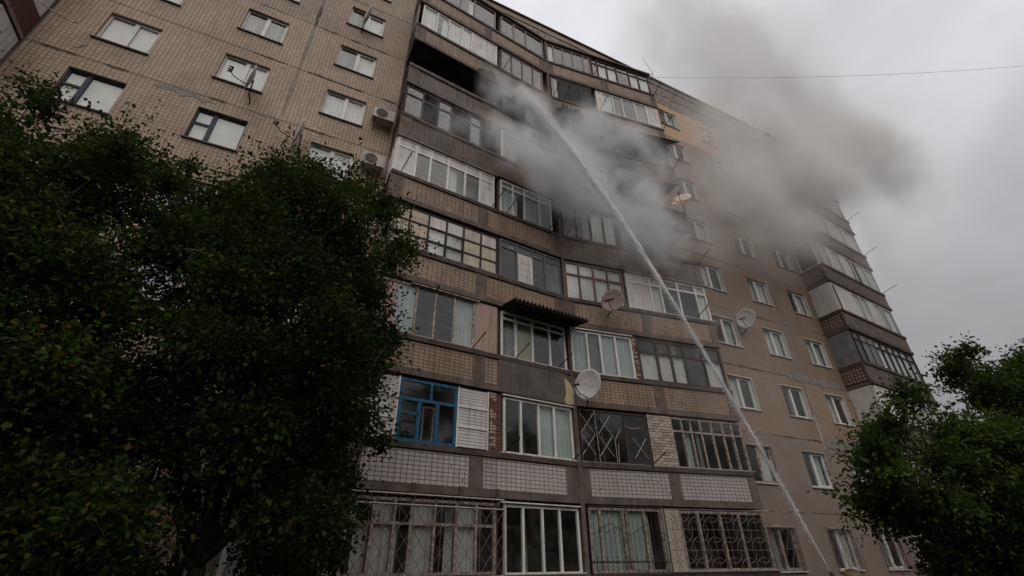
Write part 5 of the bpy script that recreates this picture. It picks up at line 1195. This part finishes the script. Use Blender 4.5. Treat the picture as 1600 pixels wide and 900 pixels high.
# ------------------------------------------------------------------ smoke
def smoke_mat(name, colr, dens, aniso=0.2, absorb=(0.3, 0.3, 0.3)):
    m = bpy.data.materials.new(name); m.use_nodes = True; nt = m.node_tree; nt.nodes.clear(); MATS[name] = m
    out = N(nt, 'ShaderNodeOutputMaterial'); v = N(nt, 'ShaderNodeVolumePrincipled')
    v.inputs['Color'].default_value = (*colr, 1); v.inputs['Density'].default_value = dens; v.inputs['Anisotropy'].default_value = aniso
    nt.links.new(v.outputs[0], out.inputs['Volume'])
    return m
def smoke(name, label, lo, hi, vox, blobs, mat, nscale, warp, seed, contrast=(0.40, 0.95), stretch=(1, 1, 1)):
    """a smoke cloud as a real density grid: soft lobes broken up by billowing noise"""
    ng = bpy.data.node_groups.new(name, 'GeometryNodeTree')
    ng.interface.new_socket('Geometry', in_out='OUTPUT', socket_type='NodeSocketGeometry')
    gn = ng.nodes; L = ng.links
    go = gn.new('NodeGroupOutput'); vc = gn.new('GeometryNodeVolumeCube'); sm = gn.new('GeometryNodeSetMaterial')
    vc.inputs['Min'].default_value = lo; vc.inputs['Max'].default_value = hi
    for ax_, i in (('X', 0), ('Y', 1), ('Z', 2)): vc.inputs['Resolution ' + ax_].default_value = max(8, int((hi[i] - lo[i]) / vox))
    sm.inputs['Material'].default_value = MATS[mat]
    pos = gn.new('GeometryNodeInputPosition')
    def vm(op, a, b_=None):
        n_ = gn.new('ShaderNodeVectorMath'); n_.operation = op
        for i, v in enumerate((a, b_)):
            if v is None: continue
            if isinstance(v, bpy.types.NodeSocket): L.new(v, n_.inputs[i])
            else: n_.inputs[i].default_value = v
        return n_
    def ma(op, a, b_=None, clamp=False):
        n_ = gn.new('ShaderNodeMath'); n_.operation = op; n_.use_clamp = clamp
        for i, v in enumerate((a, b_)):
            if v is None: continue
            if isinstance(v, bpy.types.NodeSocket): L.new(v, n_.inputs[i])
            else: n_.inputs[i].default_value = v
        return n_.outputs[0]
    def nz_(vec, scale, det, rough):
        n_ = gn.new('ShaderNodeTexNoise'); n_.inputs['Scale'].default_value = scale; n_.inputs['Detail'].default_value = det; n_.inputs['Roughness'].default_value = rough
        L.new(vec, n_.inputs['Vector']); return n_
    p0 = vm('ADD', pos.outputs[0], (seed * 7.3, seed * 3.1, seed * 5.7)).outputs[0]
    w1 = nz_(p0, nscale * 0.45, 2.0, 0.5)
    wv = vm('MULTIPLY', vm('SUBTRACT', w1.outputs['Color'], (0.5, 0.5, 0.5)).outputs[0], (warp, warp, warp)).outputs[0]
    pw = vm('ADD', pos.outputs[0], wv).outputs[0]
    tot = None
    for (c, r, amp) in blobs:
        d = vm('LENGTH', vm('DIVIDE', vm('SUBTRACT', pw, c).outputs[0], r).outputs[0]).outputs['Value']
        mr = gn.new('ShaderNodeMapRange'); mr.interpolation_type = 'SMOOTHSTEP'
        mr.inputs['From Min'].default_value = 1.0; mr.inputs['From Max'].default_value = 0.0; mr.inputs['To Min'].default_value = 0.0; mr.inputs['To Max'].default_value = amp
        L.new(d, mr.inputs['Value'])
        tot = mr.outputs[0] if tot is None else ma('ADD', tot, mr.outputs[0])
    p2 = vm('ADD', vm('MULTIPLY', p0, stretch).outputs[0], vm('MULTIPLY', wv, (0.6, 0.6, 0.6)).outputs[0]).outputs[0]
    fb = nz_(p2, nscale, 5.0, 0.58)
    mr = gn.new('ShaderNodeMapRange'); mr.interpolation_type = 'SMOOTHSTEP'
    mr.inputs['From Min'].default_value = contrast[0]; mr.inputs['From Max'].default_value = contrast[1]; mr.inputs['To Min'].default_value = 0.0; mr.inputs['To Max'].default_value = 1.8
    # noise threshold falls where the lobes are dense, so cores stay filled and rims tear open
    thick = ma('ADD', fb.outputs['Fac'], ma('MULTIPLY', ma('MINIMUM', tot, 1.0), 0.18))
    L.new(thick, mr.inputs['Value'])
    f2 = nz_(p2, nscale * 3.2, 4.0, 0.6)
    curl = ma('MAXIMUM', ma('ADD', ma('MULTIPLY', ma('SUBTRACT', f2.outputs['Fac'], 0.5), 3.4), 1.0), 0.0)
    dens = ma('MULTIPLY', ma('MULTIPLY', tot, mr.outputs[0]), curl)
    dens = ma('MAXIMUM', ma('SUBTRACT', dens, 0.004), 0.0)
    L.new(dens, vc.inputs['Density'])
    L.new(vc.outputs[0], sm.inputs[0]); L.new(sm.outputs[0], go.inputs[0])
    me = bpy.data.meshes.new(name)
    o = bpy.data.objects.new(name, me); col.objects.link(o)
    md = o.modifiers.new('cloud', 'NODES'); md.node_group = ng
    tag(o, label, 'smoke', kind='stuff')
    return o
smoke_mat('smoke_light', (0.955, 0.96, 0.975), 0.58)
smoke_mat('smoke_brown', (0.965, 0.957, 0.95), 0.27)
NEAR = [((5.9, -1.2, 18.9), (1.7, 1.1, 1.9), 1.5), ((4.9, -1.2, 19.4), (1.4, 0.8, 1.4), 1.2), ((3.2, -1.5, 16.0), (2.4, 0.8, 1.4), 0.6), ((5.0, -1.7, 15.6), (2.0, 1.1, 1.7), 1.3),
        ((6.6, -1.9, 15.0), (2.4, 1.3, 2.2), 1.7), ((7.6, -1.9, 14.2), (2.6, 1.3, 2.1), 1.6), ((9.7, -1.6, 18.4), (2.8, 1.4, 2.2), 2.0), ((11.4, -1.8, 18.0), (2.4, 1.3, 2.0), 1.0),
        ((9.6, -2.0, 14.6), (3.2, 1.4, 2.3), 1.5), ((10.8, -2.0, 13.2), (2.9, 1.4, 2.2), 1.3), ((13.0, -2.0, 16.0), (3.4, 1.5, 2.8), 0.55), ((8.0, -1.6, 16.8), (2.8, 1.2, 2.1), 1.2),
        ((13.2, -1.5, 19.2), (2.6, 1.4, 2.4), 0.35), ((8.6, -3.2, 11.0), (3.0, 1.6, 3.2), 0.28), ((12.5, -2.0, 13.0), (3.6, 1.6, 2.8), 0.6), ((11.0, -2.4, 9.5), (4.5, 1.6, 3.5), 0.14)]
smoke('smoke', 'pale grey-blue smoke billowing in front of the fifth to seventh floor balconies', (0.6, -4.9, 6.0), (17.2, 0.9, 23.0), 0.10, NEAR, 'smoke_light', 0.75, 1.9, 1, contrast=(0.46, 0.80))
FAR = [((17.0, -1.8, 16.5), (6.5, 2.4, 7.5), 1.15), ((20.5, -1.8, 20.5), (7.5, 2.8, 8.0), 1.5), ((24.5, -1.8, 22.5), (5.0, 2.6, 4.5), 1.5), ((23.0, -2.0, 18.4), (3.5, 2.0, 3.4), 0.9),
       ((27.5, -1.8, 25.5), (6.0, 3.0, 5.0), 1.5), ((21.5, -1.2, 28.0), (8.5, 3.0, 6.0), 1.0), ((22.0, -0.5, 35.0), (13.0, 4.0, 11.0), 0.75), ((36.0, -1.0, 33.0), (15.0, 4.0, 11.0), 0.45), ((33.0, -1.0, 31.5), (9.0, 3.6, 6.5), 0.9),
       ((39.5, -1.0, 30.0), (9.5, 3.4, 7.0), 0.85), ((27.0, -2.4, 18.0), (6.5, 2.4, 6.5), 0.6), ((30.0, 0.0, 43.0), (15.0, 4.5, 12.0), 0.65), ((34.0, -1.0, 26.2), (6.0, 2.8, 3.8), 0.9)]
smoke('smoke', 'brown-grey smoke plume drifting off the roof and far balconies into the sky', (12.0, -6.0, 11.5), (50.0, 5.0, 56.0), 0.25, FAR, 'smoke_brown', 0.30, 5.5, 2, contrast=(0.36, 0.90))
# fine spray that hangs round the upper half of the jet
JM = [((11.5, -4.0, 6.5), (6.0, 2.4, 5.5), 0.05)]
for t in np.linspace(0.40, 0.98, 15):
    p = jetp(t); r = 0.13 + 0.42 * (t - 0.35)
    JM.append(((p.x, p.y, p.z), (r, r, 1.1), 1.5 * t))
    if t > 0.6: JM.append(((p.x + 0.15, p.y, p.z - 0.5), (r * 3.2, r * 3, 1.6), 0.30 * t))
lo_ = [min(c[i] - r_[i] for c, r_, a in JM) - 0.3 for i in range(3)]; hi_ = [max(c[i] + r_[i] for c, r_, a in JM) + 0.3 for i in range(3)]
smoke_mat('spray', (0.97, 0.97, 0.975), 1.0)
smoke('mist', 'fine white spray drifting round the upper half of the water jet', tuple(lo_), tuple(hi_), 0.10, JM, 'spray', 1.1, 0.35, 3, contrast=(0.30, 0.85))
# unseen foliage belt added behind the camera to dim the lower floors
rt = random.Random(8); tw = []
for i in range(220):
    x = rt.uniform(-45, 55); y = -28 + rt.uniform(-3, 3); top = 12.5 + 2.5 * math.sin(x * 0.45) + rt.uniform(-1, 1)
    tw.append((x, y, rt.uniform(1.5, top), rt.uniform(1.2, 2.0)))
me = leaf_mesh(tw, 60, 0.42, 9)
o = put('sky_blocker_trees', me, None, None, 'leaf_far'); tag(o, 'unseen row of foliage added behind the camera to block low sky light', 'trees', kind='stuff')
